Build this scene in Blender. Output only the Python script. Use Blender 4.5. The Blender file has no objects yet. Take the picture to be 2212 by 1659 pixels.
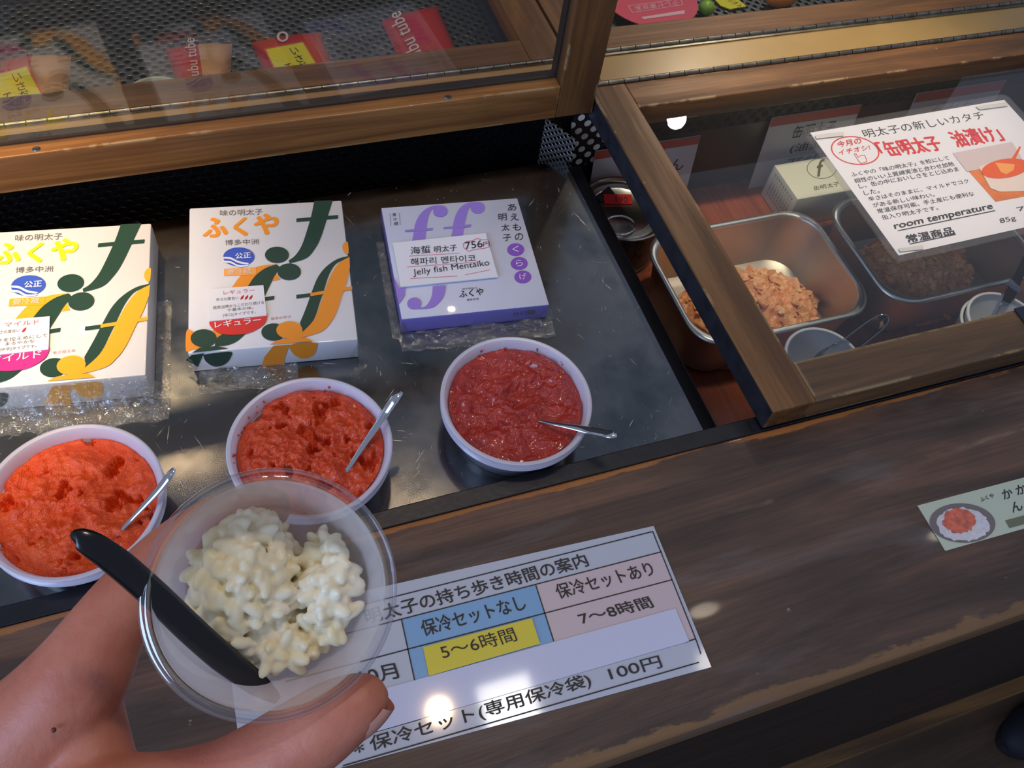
import bpy, bmesh, math, random
import numpy as np
from mathutils import Vector, Matrix, noise

C = bpy.context.scene.collection
SC = bpy.context.scene

# ------------------------------------------------------------------ camera
# world: X along the counter, Y towards the shop, Z up; the counter top is z = 0 (0.85 m above the floor)
FW, FH, F = 2212.0, 1659.0, 1910.0
CAMZ = 0.5
def _axes(vx, vz):
    X = np.array([vx[0]-FW/2, vx[1]-FH/2, F]); X /= np.linalg.norm(X)
    D = np.array([vz[0]-FW/2, vz[1]-FH/2, F]); Z = -D/np.linalg.norm(D)
    Z = Z - X*(X@Z); Z /= np.linalg.norm(Z)
    return np.stack([X, np.cross(Z, X), Z], 1)
R = _axes((7800, -650), (845, 2115))        # vanishing points of the counter's length and of the uprights
cam_d = bpy.data.cameras.new('camera'); cam = bpy.data.objects.new('camera', cam_d); C.objects.link(cam)
cam_d.sensor_fit = 'HORIZONTAL'; cam_d.sensor_width = 36.0; cam_d.lens = F/FW*36.0
cam_d.clip_start = 0.01; cam_d.clip_end = 50
mw = Matrix.Identity(4)
for i in range(3):
    mw[i][0] = R[0][i]; mw[i][1] = -R[1][i]; mw[i][2] = -R[2][i]
mw[2][3] = CAMZ
cam.matrix_world = mw
SC.camera = cam
def ray(px, py): return R.T @ np.array([px-FW/2, py-FH/2, F])
def P(px, py, z=0.0):                        # photo pixel -> point on the horizontal plane z
    d = ray(px, py); t = (z-CAMZ)/d[2]
    return Vector((d[0]*t, d[1]*t, z))
def PY(px, py, Y):                           # ... on the upright plane y = Y
    d = ray(px, py); t = Y/d[1]
    return Vector((d[0]*t, Y, CAMZ+d[2]*t))
def PD(px, py, dep):                         # ... at a distance in front of the lens
    d = ray(px, py)*dep/F
    return Vector((d[0], d[1], CAMZ+d[2]))

# ------------------------------------------------------------------ world, lights, exposure
vs = SC.view_settings
vs.view_transform = 'Standard'; vs.look = 'None'; vs.gamma = 1.0; vs.exposure = 0.0
try: vs.use_curve_mapping = False
except Exception: pass
w = bpy.data.worlds.new('world'); SC.world = w; w.use_nodes = True
bg = w.node_tree.nodes['Background']; bg.inputs[0].default_value = (0.60, 0.70, 0.97, 1); bg.inputs[1].default_value = 0.31
def light(kind, name, loc, energy, color, size=0.1, target=None, spot=None, blend=0.5, sizey=None):
    l = bpy.data.lights.new(name, kind); l.energy = energy; l.color = color
    if kind == 'AREA':
        l.size = size
        if sizey: l.shape = 'RECTANGLE'; l.size_y = sizey
    else: l.shadow_soft_size = size
    if kind == 'SPOT': l.spot_size = spot; l.spot_blend = blend
    o = bpy.data.objects.new(name, l); C.objects.link(o); o.location = loc
    if target is not None:
        o.rotation_euler = (Vector(target)-Vector(loc)).to_track_quat('-Z', 'Y').to_euler()
    return o
WARM = (1.0, 0.68, 0.38)
light('SPOT', 'spot_lamp_case', (-0.44, 0.30, 1.25), 92, (1.0, 0.74, 0.42), 0.05, (-0.205, 0.49, 0), math.radians(21.5), 0.85)
light('SPOT', 'spot_lamp_hall', (0.28, 0.89, 1.60), 7, WARM, 0.035, (0.08, 0.72, 0), math.radians(40), 0.9)
light('SPOT', 'added_fill_rear', (-0.25, 1.35, 1.60), 34, WARM, 0.04, (0.02, 0.80, 0), math.radians(30), 0.9)  # added fill, no such lamp known; brightens the rear packets
light('SPOT', 'added_fill_rear_right', (0.75, 1.45, 1.60), 42, (1.0, 0.86, 0.66), 0.04, (0.60, 0.80, 0), math.radians(24), 0.9)  # added fill too, brightens the pink sign and its neighbours
light('SPOT', 'spot_lamp_front', (0.23, 0.46, 1.60), 10, WARM, 0.022, (0.02, 0.17, 0), math.radians(36), 1.0)
light('AREA', 'ceiling_panel', (0.40, 0.43, 1.66), 2.6, (1.0, 0.95, 0.88), 0.13, (0.40, 0.40, 0))
light('SPOT', 'spot_lamp_lid', (0.90, 0.37, 1.60), 4, (1, 0.85, 0.65), 0.04, (0.7, 0.45, 0), math.radians(50), 0.9)
light('SPOT', 'spot_lamp_far', (1.65, 2.22, 1.60), 22, (1.0, 0.88, 0.72), 0.035, (0.57, 0.50, 0), math.radians(17), 1.0)
light('SPOT', 'spot_lamp_sign', (0.43, 0.50, 1.66), 95, (1.0, 0.84, 0.62), 0.05, (0.565, 0.475, 0), math.radians(16.5), 0.75)
light('SPOT', 'spot_lamp_side', (1.72, 0.39, 1.60), 2, (1, 0.88, 0.7), 0.04, (1.1, 0.3, 0), math.radians(60), 0.9)
light('AREA', 'street_daylight', (-1.9, -0.7, 0.95), 42, (0.45, 0.62, 1.0), 1.3, (0.1, 0.3, 0.0))

# ------------------------------------------------------------------ mesh helpers
def S(r, g, b):
    f = lambda c: (c/255/12.92) if c/255 <= 0.04045 else ((c/255+0.055)/1.055)**2.4
    return (f(r), f(g), f(b), 1.0)
def thing(name, label, cat, loc=(0, 0, 0), group=None, kind=None):
    o = bpy.data.objects.new(name, None); C.objects.link(o); o.location = loc; o.empty_display_size = 0.02
    return tag(o, label, cat, group, kind)
def tag(o, label=None, cat=None, group=None, kind=None):
    if label: o['label'] = label
    if cat: o['category'] = cat
    if group: o['group'] = group
    if kind: o['kind'] = kind
    return o
def root_loc(o):
    v = Vector((0, 0, 0))
    while o is not None:
        v += o.location; o = o.parent
    return v
def obj(name, bm, mat, parent=None, smooth=None, loc=None, local=False):
    """link a bmesh given in world coordinates (local=True: in its parent's) as ONE mesh object"""
    if parent is not None: off = Vector((0, 0, 0)) if local else root_loc(parent)
    elif loc is not None: off = Vector(loc)
    else:
        cs = [v.co for v in bm.verts]
        off = Vector(((min(c.x for c in cs)+max(c.x for c in cs))/2, (min(c.y for c in cs)+max(c.y for c in cs))/2, min(c.z for c in cs)))
    for v in bm.verts: v.co -= off
    me = bpy.data.meshes.new(name); bm.to_mesh(me); bm.free()
    for m in (mat if isinstance(mat, (list, tuple)) else [mat]): me.materials.append(m)
    if smooth is not None:
        for p in me.polygons: p.use_smooth = True
        me.set_sharp_from_angle(angle=math.radians(smooth))
    o = bpy.data.objects.new(name, me); C.objects.link(o)
    if parent is not None: o.parent = parent
    else: o.location = off
    return o
def nb(): return bmesh.new()
def box(bm, x0, x1, y0, y1, z0, z1, bev=0.0, mtx=None, seg=2):
    vs_ = [bm.verts.new(((x0, x1)[i & 1], (y0, y1)[i >> 1 & 1], (z0, z1)[i >> 2 & 1])) for i in range(8)]
    fs = [bm.faces.new([vs_[k] for k in f]) for f in ((0, 2, 3, 1), (4, 5, 7, 6), (0, 1, 5, 4), (2, 6, 7, 3), (0, 4, 6, 2), (1, 3, 7, 5))]
    if bev:
        es = list({e for f in fs for e in f.edges})
        r = bmesh.ops.bevel(bm, geom=es, offset=bev, segments=seg, affect='EDGES', profile=0.5)
        allv = set(v for f in r['faces'] for v in f.verts) | set(v for f in fs if f.is_valid for v in f.verts)
    else: allv = set(vs_)
    if mtx is not None:
        for v in allv: v.co = mtx @ v.co
    return allv
def lathe(bm, prof, seg=64, mtx=None, close_top=False, close_bot=False):
    rings = []
    for r, z in prof:
        ring = []
        for k in range(seg):
            a = 2*math.pi*k/seg
            p = Vector((r*math.cos(a), r*math.sin(a), z))
            ring.append(bm.verts.new(mtx @ p if mtx is not None else p))
        rings.append(ring)
    for a, b in zip(rings, rings[1:]):
        for k in range(seg):
            bm.faces.new((a[k], a[(k+1) % seg], b[(k+1) % seg], b[k]))
    if close_bot: bm.faces.new(rings[0][::-1])
    if close_top: bm.faces.new(rings[-1])
    return rings
def tube(bm, pts, rad, seg=12, flat=1.0, up=Vector((0, 0, 1)), cap=True):
    """sweep an ellipse (radius rad[i], flattened along `up` by flat) along pts"""
    pts = [Vector(p) for p in pts]; n = len(pts); rings = []
    rad = list(rad) if hasattr(rad, '__len__') else [rad]*n
    flat = list(flat) if hasattr(flat, '__len__') else [flat]*n
    for i, p in enumerate(pts):
        t = (pts[min(i+1, n-1)]-pts[max(i-1, 0)]).normalized()
        s = t.cross(up).normalized(); u = s.cross(t).normalized()
        rings.append([bm.verts.new(p+s*rad[i]*math.cos(2*math.pi*k/seg)+u*rad[i]*flat[i]*math.sin(2*math.pi*k/seg)) for k in range(seg)])
    for a, b in zip(rings, rings[1:]):
        for k in range(seg):
            bm.faces.new((a[k], a[(k+1) % seg], b[(k+1) % seg], b[k]))
    if cap:
        bm.faces.new(rings[0][::-1]); bm.faces.new(rings[-1])
def crom(pts, n=8, closed=False):
    pts = [Vector(p) for p in pts]; out = []; m = len(pts)
    for i in range(m if closed else m-1):
        g = (lambda k: pts[k % m]) if closed else (lambda k: pts[max(0, min(m-1, k))])
        p0, p1, p2, p3 = g(i-1), g(i), g(i+1), g(i+2)
        for j in range(n):
            t = j/n
            out.append(0.5*((2*p1)+(p2-p0)*t+(2*p0-5*p1+4*p2-p3)*t*t+(3*p1-p0-3*p2+p3)*t**3))
    if not closed: out.append(pts[-1])
    return out
def interp(vals, n=8):
    return [float(x) for x in np.interp(np.arange((len(vals)-1)*n+1)/n, np.arange(len(vals)), vals)]
def poly(bm, pts):
    try: return bm.faces.new([bm.verts.new(p) for p in pts])
    except ValueError: return None
def prism(bm, pts, dz, mtx=None):
    """solid slab: outline pts (Vectors) pushed down by the vector dz"""
    a = [bm.verts.new(p) for p in pts]; b = [bm.verts.new(Vector(p)+Vector(dz)) for p in pts]
    bm.faces.new(a); bm.faces.new(b[::-1])
    for i in range(len(a)): bm.faces.new((a[i], b[i], b[(i+1) % len(a)], a[(i+1) % len(a)]))
def fix(bm): bmesh.ops.recalc_face_normals(bm, faces=bm.faces[:]); return bm
_font_cache = {}
def glyphs(s, bold=0.0, shear=0.0):
    key = (s, bold, shear)
    if key not in _font_cache:
        c = bpy.data.curves.new('lettering', 'FONT'); c.body = s; c.offset = bold; c.shear = shear; c.resolution_u = 5
        o = bpy.data.objects.new('lettering', c)
        m = bpy.data.meshes.new_from_object(o)
        vs_ = np.array([v.co[:2] for v in m.vertices]).reshape(-1, 2); fs = [tuple(p.vertices) for p in m.polygons]
        bpy.data.objects.remove(o); bpy.data.meshes.remove(m); bpy.data.curves.remove(c)
        _font_cache[key] = (vs_, fs)
    return _font_cache[key]
def text(bm, s, A, B, T, bold=0.0, shear=0.0):
    if bold > 0:                             # strike it several times, slightly shifted
        A, B, T = Vector(A), Vector(B), Vector(T); h = (T-A).length; u = (B-A).normalized(); v = (T-A).normalized(); nn = u.cross(v).normalized()
        A, B, T = A+u*h*bold*0.8+v*h*bold*0.4, B-u*h*bold*0.8+v*h*bold*0.4, T+u*h*bold*0.8-v*h*bold*0.4
        for k, (i, j) in enumerate(((-1, -0.4), (1, 0.4), (-0.4, 0.7), (0.4, -0.7), (0, 0))):
            d = u*h*bold*i+v*h*bold*j+nn*1.5e-5*k
            _text(bm, s, A+d, B+d, T+d, 0.0, shear)
        return
    _text(bm, s, A, B, T, bold, shear)
def _text(bm, s, A, B, T, bold=0.0, shear=0.0):
    """write s so that its box has lower left corner A, lower right B, upper left T (points of one plane)"""
    vs_, fs = glyphs(s, bold, shear)
    if len(vs_) == 0: return
    lo, hi = vs_.min(0), vs_.max(0)
    A, B, T = Vector(A), Vector(B), Vector(T)
    vv = [bm.verts.new(A+(B-A)*((x-lo[0])/max(hi[0]-lo[0], 1e-6))+(T-A)*((y-lo[1])/max(hi[1]-lo[1], 1e-6))) for x, y in vs_]
    for f in fs:
        try: bm.faces.new([vv[i] for i in f])
        except ValueError: pass
def line(bm, a, b, wd, nrm=Vector((0, 0, 1))):
    a, b = Vector(a), Vector(b); s = (b-a).cross(nrm).normalized()*wd/2
    poly(bm, [a-s, b-s, b+s, a+s])
def ell(c, rx, ry, n=40, rot=0.0):
    out = []
    for k in range(n):
        a = 2*math.pi*k/n; x, y = rx*math.cos(a), ry*math.sin(a)
        out.append((c[0]+x*math.cos(rot)-y*math.sin(rot), c[1]+x*math.sin(rot)+y*math.cos(rot)))
    return out
def fbm(p, oct=4, H=0.9):
    return noise.fractal(p, H, 2.0, oct)
def crop(ox, oy, sc): return lambda x, y: (ox+x*sc, oy+y*sc)

# ------------------------------------------------------------------ materials
class N:
    def __init__(s, name):
        s.m = bpy.data.materials.new(name); s.m.use_nodes = True; s.t = s.m.node_tree; s.n = s.t.nodes
        s.b = s.n['Principled BSDF']; s.out = s.n['Material Output']
    def add(s, typ, ins=None, **kw):
        nd = s.n.new(typ)
        for k, v in kw.items(): setattr(nd, k, v)
        for k, v in (ins or {}).items(): s.put(nd.inputs[k], v)
        return nd
    def put(s, sock, v):
        if isinstance(v, bpy.types.NodeSocket): s.t.links.new(v, sock)
        elif hasattr(sock.default_value, '__len__') and not hasattr(v, '__len__'): sock.default_value = (v, v, v)
        else: sock.default_value = v
    def p(s, **kw):
        names = dict(color='Base Color', rough='Roughness', metal='Metallic', coat='Coat Weight', coatr='Coat Roughness', spec='Specular IOR Level', normal='Normal', sss='Subsurface Weight', ssr='Subsurface Radius', sss_s='Subsurface Scale', trans='Transmission Weight', ior='IOR', alpha='Alpha', emc='Emission Color', ems='Emission Strength', coatn='Coat Normal', sheen='Sheen Weight')
        for k, v in kw.items(): s.put(s.b.inputs[names[k]], v)
        return s
    def coords(s, scale=(1, 1, 1), rot=(0, 0, 0), loc=(0, 0, 0)):
        tc = s.add('ShaderNodeTexCoord')
        if any(rot):
            m0 = s.add('ShaderNodeMapping', {'Vector': tc.outputs['Object'], 'Rotation': rot}); return s.add('ShaderNodeMapping', {'Vector': m0.outputs[0], 'Scale': scale, 'Location': loc}).outputs[0]
        tc = s.add('ShaderNodeTexCoord'); mp = s.add('ShaderNodeMapping', {'Vector': tc.outputs['Object'], 'Scale': scale, 'Rotation': rot, 'Location': loc}); return mp.outputs[0]
    def noise(s, vec, scale=1.0, detail=4.0, rough=0.55, dist=0.0):
        return s.add('ShaderNodeTexNoise', {'Vector': vec, 'Scale': scale, 'Detail': detail, 'Roughness': rough, 'Distortion': dist}).outputs[0]
    def ramp(s, fac, stops, interp_='LINEAR'):
        r = s.add('ShaderNodeValToRGB', {'Fac': fac}); cr = r.color_ramp; cr.interpolation = interp_
        while len(cr.elements) < len(stops): cr.elements.new(0.5)
        for e, (pos, col) in zip(cr.elements, stops): e.position = pos; e.color = col if len(col) == 4 else (*col, 1)
        return r.outputs[0]
    def mix(s, fac, a, b, mode='MIX'):
        m = s.add('ShaderNodeMix', data_type='RGBA', blend_type=mode); s.put(m.inputs[0], fac)
        for sock, v in ((m.inputs[6], a), (m.inputs[7], b)):
            s.put(sock, v)
        return m.outputs[2]
    def math(s, op, a, b=0.0, c=0.0, clamp=False):
        m = s.add('ShaderNodeMath', operation=op, use_clamp=clamp); s.put(m.inputs[0], a); s.put(m.inputs[1], b); s.put(m.inputs[2], c); return m.outputs[0]
    def mr(s, v, a, b, c=0.0, d=1.0):
        m = s.add('ShaderNodeMapRange', {'Value': v, 'From Min': a, 'From Max': b, 'To Min': c, 'To Max': d}); return m.outputs[0]
    def bump(s, h, strength=0.3, dist=0.001, nrm=None):
        b = s.add('ShaderNodeBump', {'Height': h, 'Strength': strength, 'Distance': dist})
        if nrm is not None: s.put(b.inputs['Normal'], nrm)
        return b.outputs[0]
def gray(v): return (v, v, v, 1)
def plain(name, col, rough=0.5, metal=0.0, coat=0.0, coatr=0.1, spec=0.5, var=0.0, vs_=60, bump=0.0, bs=400, sss=0.0, ssr=(0.004, 0.002, 0.001)):
    m = N(name); c = col
    if var:
        n = m.noise(m.coords(), vs_, 4); c = m.mix(m.mr(n, 0.3, 0.7, 0, 1), tuple(x*(1-var) for x in col[:3])+(1,), tuple(min(1, x*(1+var)) for x in col[:3])+(1,))
    m.p(color=c, rough=rough, metal=metal, coat=coat, coatr=coatr, spec=spec)
    if bump: m.p(normal=m.bump(m.noise(m.coords(), bs, 3), bump, 0.0006))
    if sss: m.p(sss=sss, ssr=ssr, sss_s=1.0)
    return m.m
def wood(name, axis, dark, mid, light_, along=3.0, across=42.0, rough=0.42, coat=0.0, coatr=0.2, wear=None, wear_amt=0.5, wear_r=0.004, specks=None, extra=None, bumps=0.25):
    m = N(name)
    sc = {'X': (along, across, across), 'Y': (across, along, across), 'Z': (across, across, along)}[axis]
    sf = {'X': (9, 420, 420), 'Y': (420, 9, 420), 'Z': (420, 420, 9)}[axis]
    n1 = m.noise(m.coords(sc), 1.0, 7, 0.62, 1.1)
    n2 = m.noise(m.coords(sf), 1.0, 3, 0.6, 0.2)
    n3 = m.noise(m.coords((7, 7, 7)), 1.0, 3)
    col = m.ramp(n1, [(0.30, dark), (0.47, mid), (0.60, light_), (0.74, mid)])
    col = m.mix(m.mr(n2, 0.35, 0.65, 0.0, 0.30), col, dark)
    col = m.mix(m.mr(n3, 0.42, 0.68, 0.0, 0.35), col, dark)
    if specks is not None:
        sp = m.noise(m.coords((60, 60, 60)), 1.0, 6, 0.7)
        col = m.mix(m.mr(sp, 0.685, 0.72, 0, 0.75), col, specks)
    if wear is not None:
        bv = m.add('ShaderNodeBevel', {'Radius': wear_r}, samples=4)
        ge = m.add('ShaderNodeNewGeometry')
        dt = m.add('ShaderNodeVectorMath', {0: bv.outputs[0], 1: ge.outputs['Normal']}, operation='DOT_PRODUCT')
        edge = m.mr(dt.outputs['Value'], 1.0, 0.86, 0, 1)
        wn = m.noise(m.coords((14, 14, 14)), 1.0, 8, 0.7)
        f = m.math('MULTIPLY', edge, m.mr(wn, 0.62-0.25*wear_amt, 0.66-0.25*wear_amt, 0, 1), clamp=True)
        col = m.mix(f, col, wear)
    if extra: col = extra(m, col)
    m.p(color=col, rough=m.mr(n1, 0.3, 0.7, rough+0.08, rough-0.08), coat=coat, coatr=coatr, normal=m.bump(n2, bumps, 0.0005))
    return m.m
def thinclear(name, tint=(0.96, 0.97, 0.97), milky=0.0, milk=(0.8, 0.8, 0.8), rough=0.02, gloss=1.0, wrinkle=0.0, ws=120, base=0.04):
    """a thin clear sheet: passes light straight, reflects by angle"""
    m = N(name); t = m.add('ShaderNodeBsdfTransparent', {'Color': (*tint, 1)})
    g = m.add('ShaderNodeBsdfGlossy', {'Color': (gloss, gloss, gloss, 1), 'Roughness': rough})
    ge = m.add('ShaderNodeNewGeometry')
    dt = m.add('ShaderNodeVectorMath', {0: ge.outputs['Incoming'], 1: ge.outputs['Normal']}, operation='DOT_PRODUCT')
    if wrinkle:
        nn = m.bump(m.noise(m.coords(), ws, 3, 0.5, 0.6), wrinkle, 0.004)
        m.put(g.inputs['Normal'], nn); m.put(dt.inputs[1], nn)
    fac = m.math('MULTIPLY_ADD', m.math('POWER', m.math('SUBTRACT', 1.0, m.math('ABSOLUTE', dt.outputs['Value']), clamp=True), 5.0), 1.0-base, base, clamp=True)
    a = t.outputs[0]
    if milky:
        d = m.add('ShaderNodeBsdfDiffuse', {'Color': (*milk, 1)})
        tr = m.add('ShaderNodeBsdfTranslucent', {'Color': (*milk, 1)})
        mm = m.add('ShaderNodeMixShader', {0: 0.5, 1: d.outputs[0], 2: tr.outputs[0]})
        a = m.add('ShaderNodeMixShader', {0: milky, 1: a, 2: mm.outputs[0]}).outputs[0]
    x = m.add('ShaderNodeMixShader', {0: fac, 1: a, 2: g.outputs[0]})
    m.t.links.new(x.outputs[0], m.out.inputs[0])
    return m.m
def perforated(name, col, metal, rough, pitch, plane='XY', hole=0.29, see=True, rot=0.785, back=None):
    m = N(name); tc = m.add('ShaderNodeTexCoord'); sp = m.add('ShaderNodeSeparateXYZ', {0: tc.outputs['Object']})
    a, b = {'XY': (0, 1), 'XZ': (0, 2), 'YZ': (1, 2)}[plane]
    cv = m.add('ShaderNodeCombineXYZ', {0: sp.outputs[a], 1: sp.outputs[b]})
    mp = m.add('ShaderNodeMapping', {'Vector': cv.outputs[0], 'Rotation': (0, 0, rot), 'Scale': (1/pitch, 1/pitch, 1)})
    vo = m.add('ShaderNodeTexVoronoi', {'Vector': mp.outputs[0], 'Scale': 1.0, 'Randomness': 0.0}, voronoi_dimensions='2D')
    h = m.mr(vo.outputs['Distance'], hole, hole+0.03, 1, 0)
    m.p(color=m.mix(m.mr(m.noise(m.coords(), 18, 3), .35, .65), tuple(c*.75 for c in col[:3])+(1,), col), metal=metal, rough=rough, normal=m.bump(m.mr(vo.outputs['Distance'], hole-0.02, hole+0.12), 0.5, 0.001))
    tr = m.add('ShaderNodeBsdfTransparent', {'Color': (1, 1, 1, 1) if see else (0.0, 0.0, 0.0, 1)})
    if back is not None: tr = m.add('ShaderNodeBsdfDiffuse', {'Color': back})  # back: flat hole colour painted for brightness behind the sheet
    x = m.add('ShaderNodeMixShader', {0: h, 1: m.b.outputs[0], 2: tr.outputs[0]})
    m.t.links.new(x.outputs[0], m.out.inputs[0]); return m.m

def counter_edges(m, col):
    tc = m.add('ShaderNodeTexCoord'); sp = m.add('ShaderNodeSeparateXYZ', {0: tc.outputs['Object']})
    wn = m.noise(m.coords((10, 60, 60)), 1.0, 7, 0.7)
    rim = m.mr(m.math('ADD', sp.outputs[1], m.math('MULTIPLY', m.math('SUBTRACT', wn, 0.5), 0.022)), 0.2175, 0.2190, 0, 1)
    col = m.mix(rim, col, m.mix(wn, S(120, 74, 36), S(188, 122, 62)))
    fr = m.mr(m.math('ADD', sp.outputs[1], m.math('MULTIPLY', m.math('SUBTRACT', m.noise(m.coords((12, 30, 30)), 1.0, 6, 0.7), 0.5), 0.034)), 0.0648, 0.0630, 0, 1)
    col = m.mix(fr, col, m.mix(wn, S(96, 66, 40), S(142, 108, 70)))
    # grey worn-off patches and one long crack
    pn = m.noise(m.coords((7, 34, 34), loc=(3, 1, 0)), 1.0, 6, 0.62, 0.4)
    col = m.mix(m.mr(pn, 0.54, 0.70, 0, 0.5), col, S(108, 100, 100))
    cr = m.math('ABSOLUTE', m.math('SUBTRACT', m.math('ADD', sp.outputs[1], m.math('MULTIPLY', m.math('SUBTRACT', m.noise(m.coords((9, 2, 2)), 1.0, 5), 0.5), 0.010)), 0.172))
    cm = m.math('MULTIPLY', m.mr(cr, 0.0018, 0.0009, 0, 1), m.mr(m.noise(m.coords((6, 3, 3)), 1.0, 5), 0.47, 0.56, 0, 1))
    return m.mix(m.math('MULTIPLY', cm, m.mr(sp.outputs[0], 0.24, 0.30, 0, 0.8)), col, S(168, 140, 108))
WOODTOP = wood('counter wood', 'X', S(42, 31, 25), S(82, 61, 50), S(120, 86, 67), 2.4, 20, 0.50, 0.22, 0.05, specks=S(170, 158, 142), extra=counter_edges, bumps=0.35)
WOODDARK = wood('dark apron wood', 'X', S(20, 13, 9), S(38, 26, 18), S(58, 38, 24), 2.0, 26, 0.5, wear=S(92, 66, 40), wear_amt=0.2)
LIDX = wood('lid wood along', 'X', S(66, 40, 20), S(106, 70, 37), S(134, 92, 50), 3.0, 46, 0.42, wear=S(192, 160, 112), wear_amt=0.30, specks=S(190, 160, 112))
LIDY = wood('lid wood across', 'Y', S(68, 42, 21), S(110, 73, 38), S(138, 95, 52), 3.0, 46, 0.42, wear=S(192, 160, 112), wear_amt=0.30, specks=S(190, 160, 112))
BLACKWOOD = plain('black painted wood', S(22, 24, 30), 0.34, var=0.4, vs_=90, bump=0.25, bs=160)
REDWOOD = wood('red brown boards', 'Y', S(98, 46, 26), S(138, 66, 40), S(160, 82, 52), 3, 40, 0.35, 0.3, 0.15)
BOARDTAN = wood('tan strip', 'X', S(150, 112, 66), S(172, 132, 84), S(184, 146, 96), 2, 40, 0.36, 0.2, 0.2)
BEIGE = plain('beige painted board', S(152, 124, 76), 0.30, coat=0.3, coatr=0.12, var=0.05, vs_=30)
HINGE = plain('old brass steel', S(142, 136, 122), 0.30, 1.0, var=0.35, vs_=80)
HINGEG = plain('grey steel', S(130, 132, 138), 0.30, 1.0, var=0.3, vs_=80)
STEEL = plain('brushed steel', S(205, 205, 205), 0.24, 1.0, var=0.06, vs_=40)
CHROME = plain('polished steel', S(225, 228, 232), 0.10, 1.0)
BLACK = plain('black plastic', S(9, 9, 11), 0.25, coat=0.2)
INK = plain('black ink', S(34, 34, 40), 0.55)
INKGREY = plain('grey ink', S(112, 106, 98), 0.55)
INKRED = plain('red ink', S(214, 42, 44), 0.5)
PAPER = plain('white paper', S(186, 193, 208), 0.42, coat=0.5, coatr=0.06)
def tray_mat():
    m = N('worn steel sheet')
    n = m.noise(m.coords((9, 9, 9)), 1.0, 6, 0.6)
    base = m.ramp(n, [(0.3, S(92, 96, 98)), (0.52, S(136, 138, 138)), (0.72, S(104, 104, 100))])
    scr = None
    for a, sc_, off in ((0.35, 34, 0), (-0.75, 40, 3), (1.2, 30, 7), (2.4, 46, 11), (1.8, 60, 17)):
        v = m.noise(m.coords((sc_, 900, 1), (0, 0, a), (off, off, 0)), 1.0, 2, 0.5)
        msk = m.math('MULTIPLY', m.mr(v, 0.70, 0.74, 0, 1), m.mr(m.noise(m.coords((16, 16, 1), (0, 0, 0), (off, 0, 0)), 1, 4), 0.52, 0.62, 0, 1))
        scr = msk if scr is None else m.math('MAXIMUM', scr, msk)
    dust = m.mr(m.noise(m.coords((330, 330, 330)), 1.0, 3, 0.6), 0.735, 0.76, 0, 1)
    allm = m.math('MAXIMUM', scr, dust)
    col = m.mix(allm, base, S(215, 212, 200))
    m.p(color=col, metal=m.mr(allm, 0, 1, 1.0, 0.4), rough=m.math('ADD', m.mr(n, 0.3, 0.7, 0.09, 0.24), m.math('MULTIPLY', allm, 0.25)), normal=m.bump(m.math('ADD', m.noise(m.coords((22, 22, 22)), 1, 2), m.math('MULTIPLY', scr, 0.3)), 0.12, 0.002))
    return m.m
TRAY = tray_mat()
PLATEGLASS = thinclear('plate glass', (0.93, 0.95, 0.94), 0.012, (0.9, 0.9, 0.9), 0.0, 1.0)
FILM = thinclear('cellophane', (0.93, 0.93, 0.92), 0.10, (0.85, 0.83, 0.78), 0.06, 1.0, 0.9, 170, 0.10)
CLEARCUP = thinclear('frosted cup plastic', (0.95, 0.93, 0.93), 0.74, (0.82, 0.75, 0.71), 0.10, 1.0)
LAMINATE = thinclear('laminate film', (0.93, 0.93, 0.93), 0.06, (0.8, 0.8, 0.8), 0.05, 1.0)
def tub_mat():
    m = N('milky plastic'); m.p(color=S(216, 206, 222), rough=0.28, sss=0.6, ssr=(0.012, 0.010, 0.010), sss_s=1.0, coat=0.2)
    return m.m
TUB = tub_mat()
def roe_mat(name, a, b, c, rough=0.32, coat=0.5):
    m = N(name)
    n = m.noise(m.coords(), 70, 5, 0.6); g = m.add('ShaderNodeTexVoronoi', {'Vector': m.coords(), 'Scale': 1150.0}).outputs['Distance']
    col = m.ramp(n, [(0.3, a), (0.5, b), (0.72, c)])
    m.p(color=col, rough=m.mr(m.noise(m.coords(), 240, 3), 0.4, 0.65, rough+0.18, rough-0.12), sss=0.2, ssr=(0.004, 0.0012, 0.0006), sss_s=1.0, coat=coat, coatr=0.12, normal=m.bump(m.math('ADD', m.math('MULTIPLY', g, -1.0), m.math('MULTIPLY', m.noise(m.coords(), 420, 3), 1.5)), 0.5, 0.0012))
    return m.m

# ------------------------------------------------------------------ the setting
bm = nb(); box(bm, -2.6, 3.4, -2.4, 2.6, -0.90, -0.85)
tag(obj('floor', bm, wood('floor boards', 'X', S(52, 38, 28), S(80, 60, 42), S(98, 74, 52), 1.5, 14, 0.5)), kind='structure')
bm = nb(); box(bm, -2.6, 3.4, 2.55, 2.6, -0.85, 2.25)
tag(obj('wall_back', bm, plain('dark shop wall', S(58, 46, 38), 0.7, var=0.2, vs_=4)), kind='structure')

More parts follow.
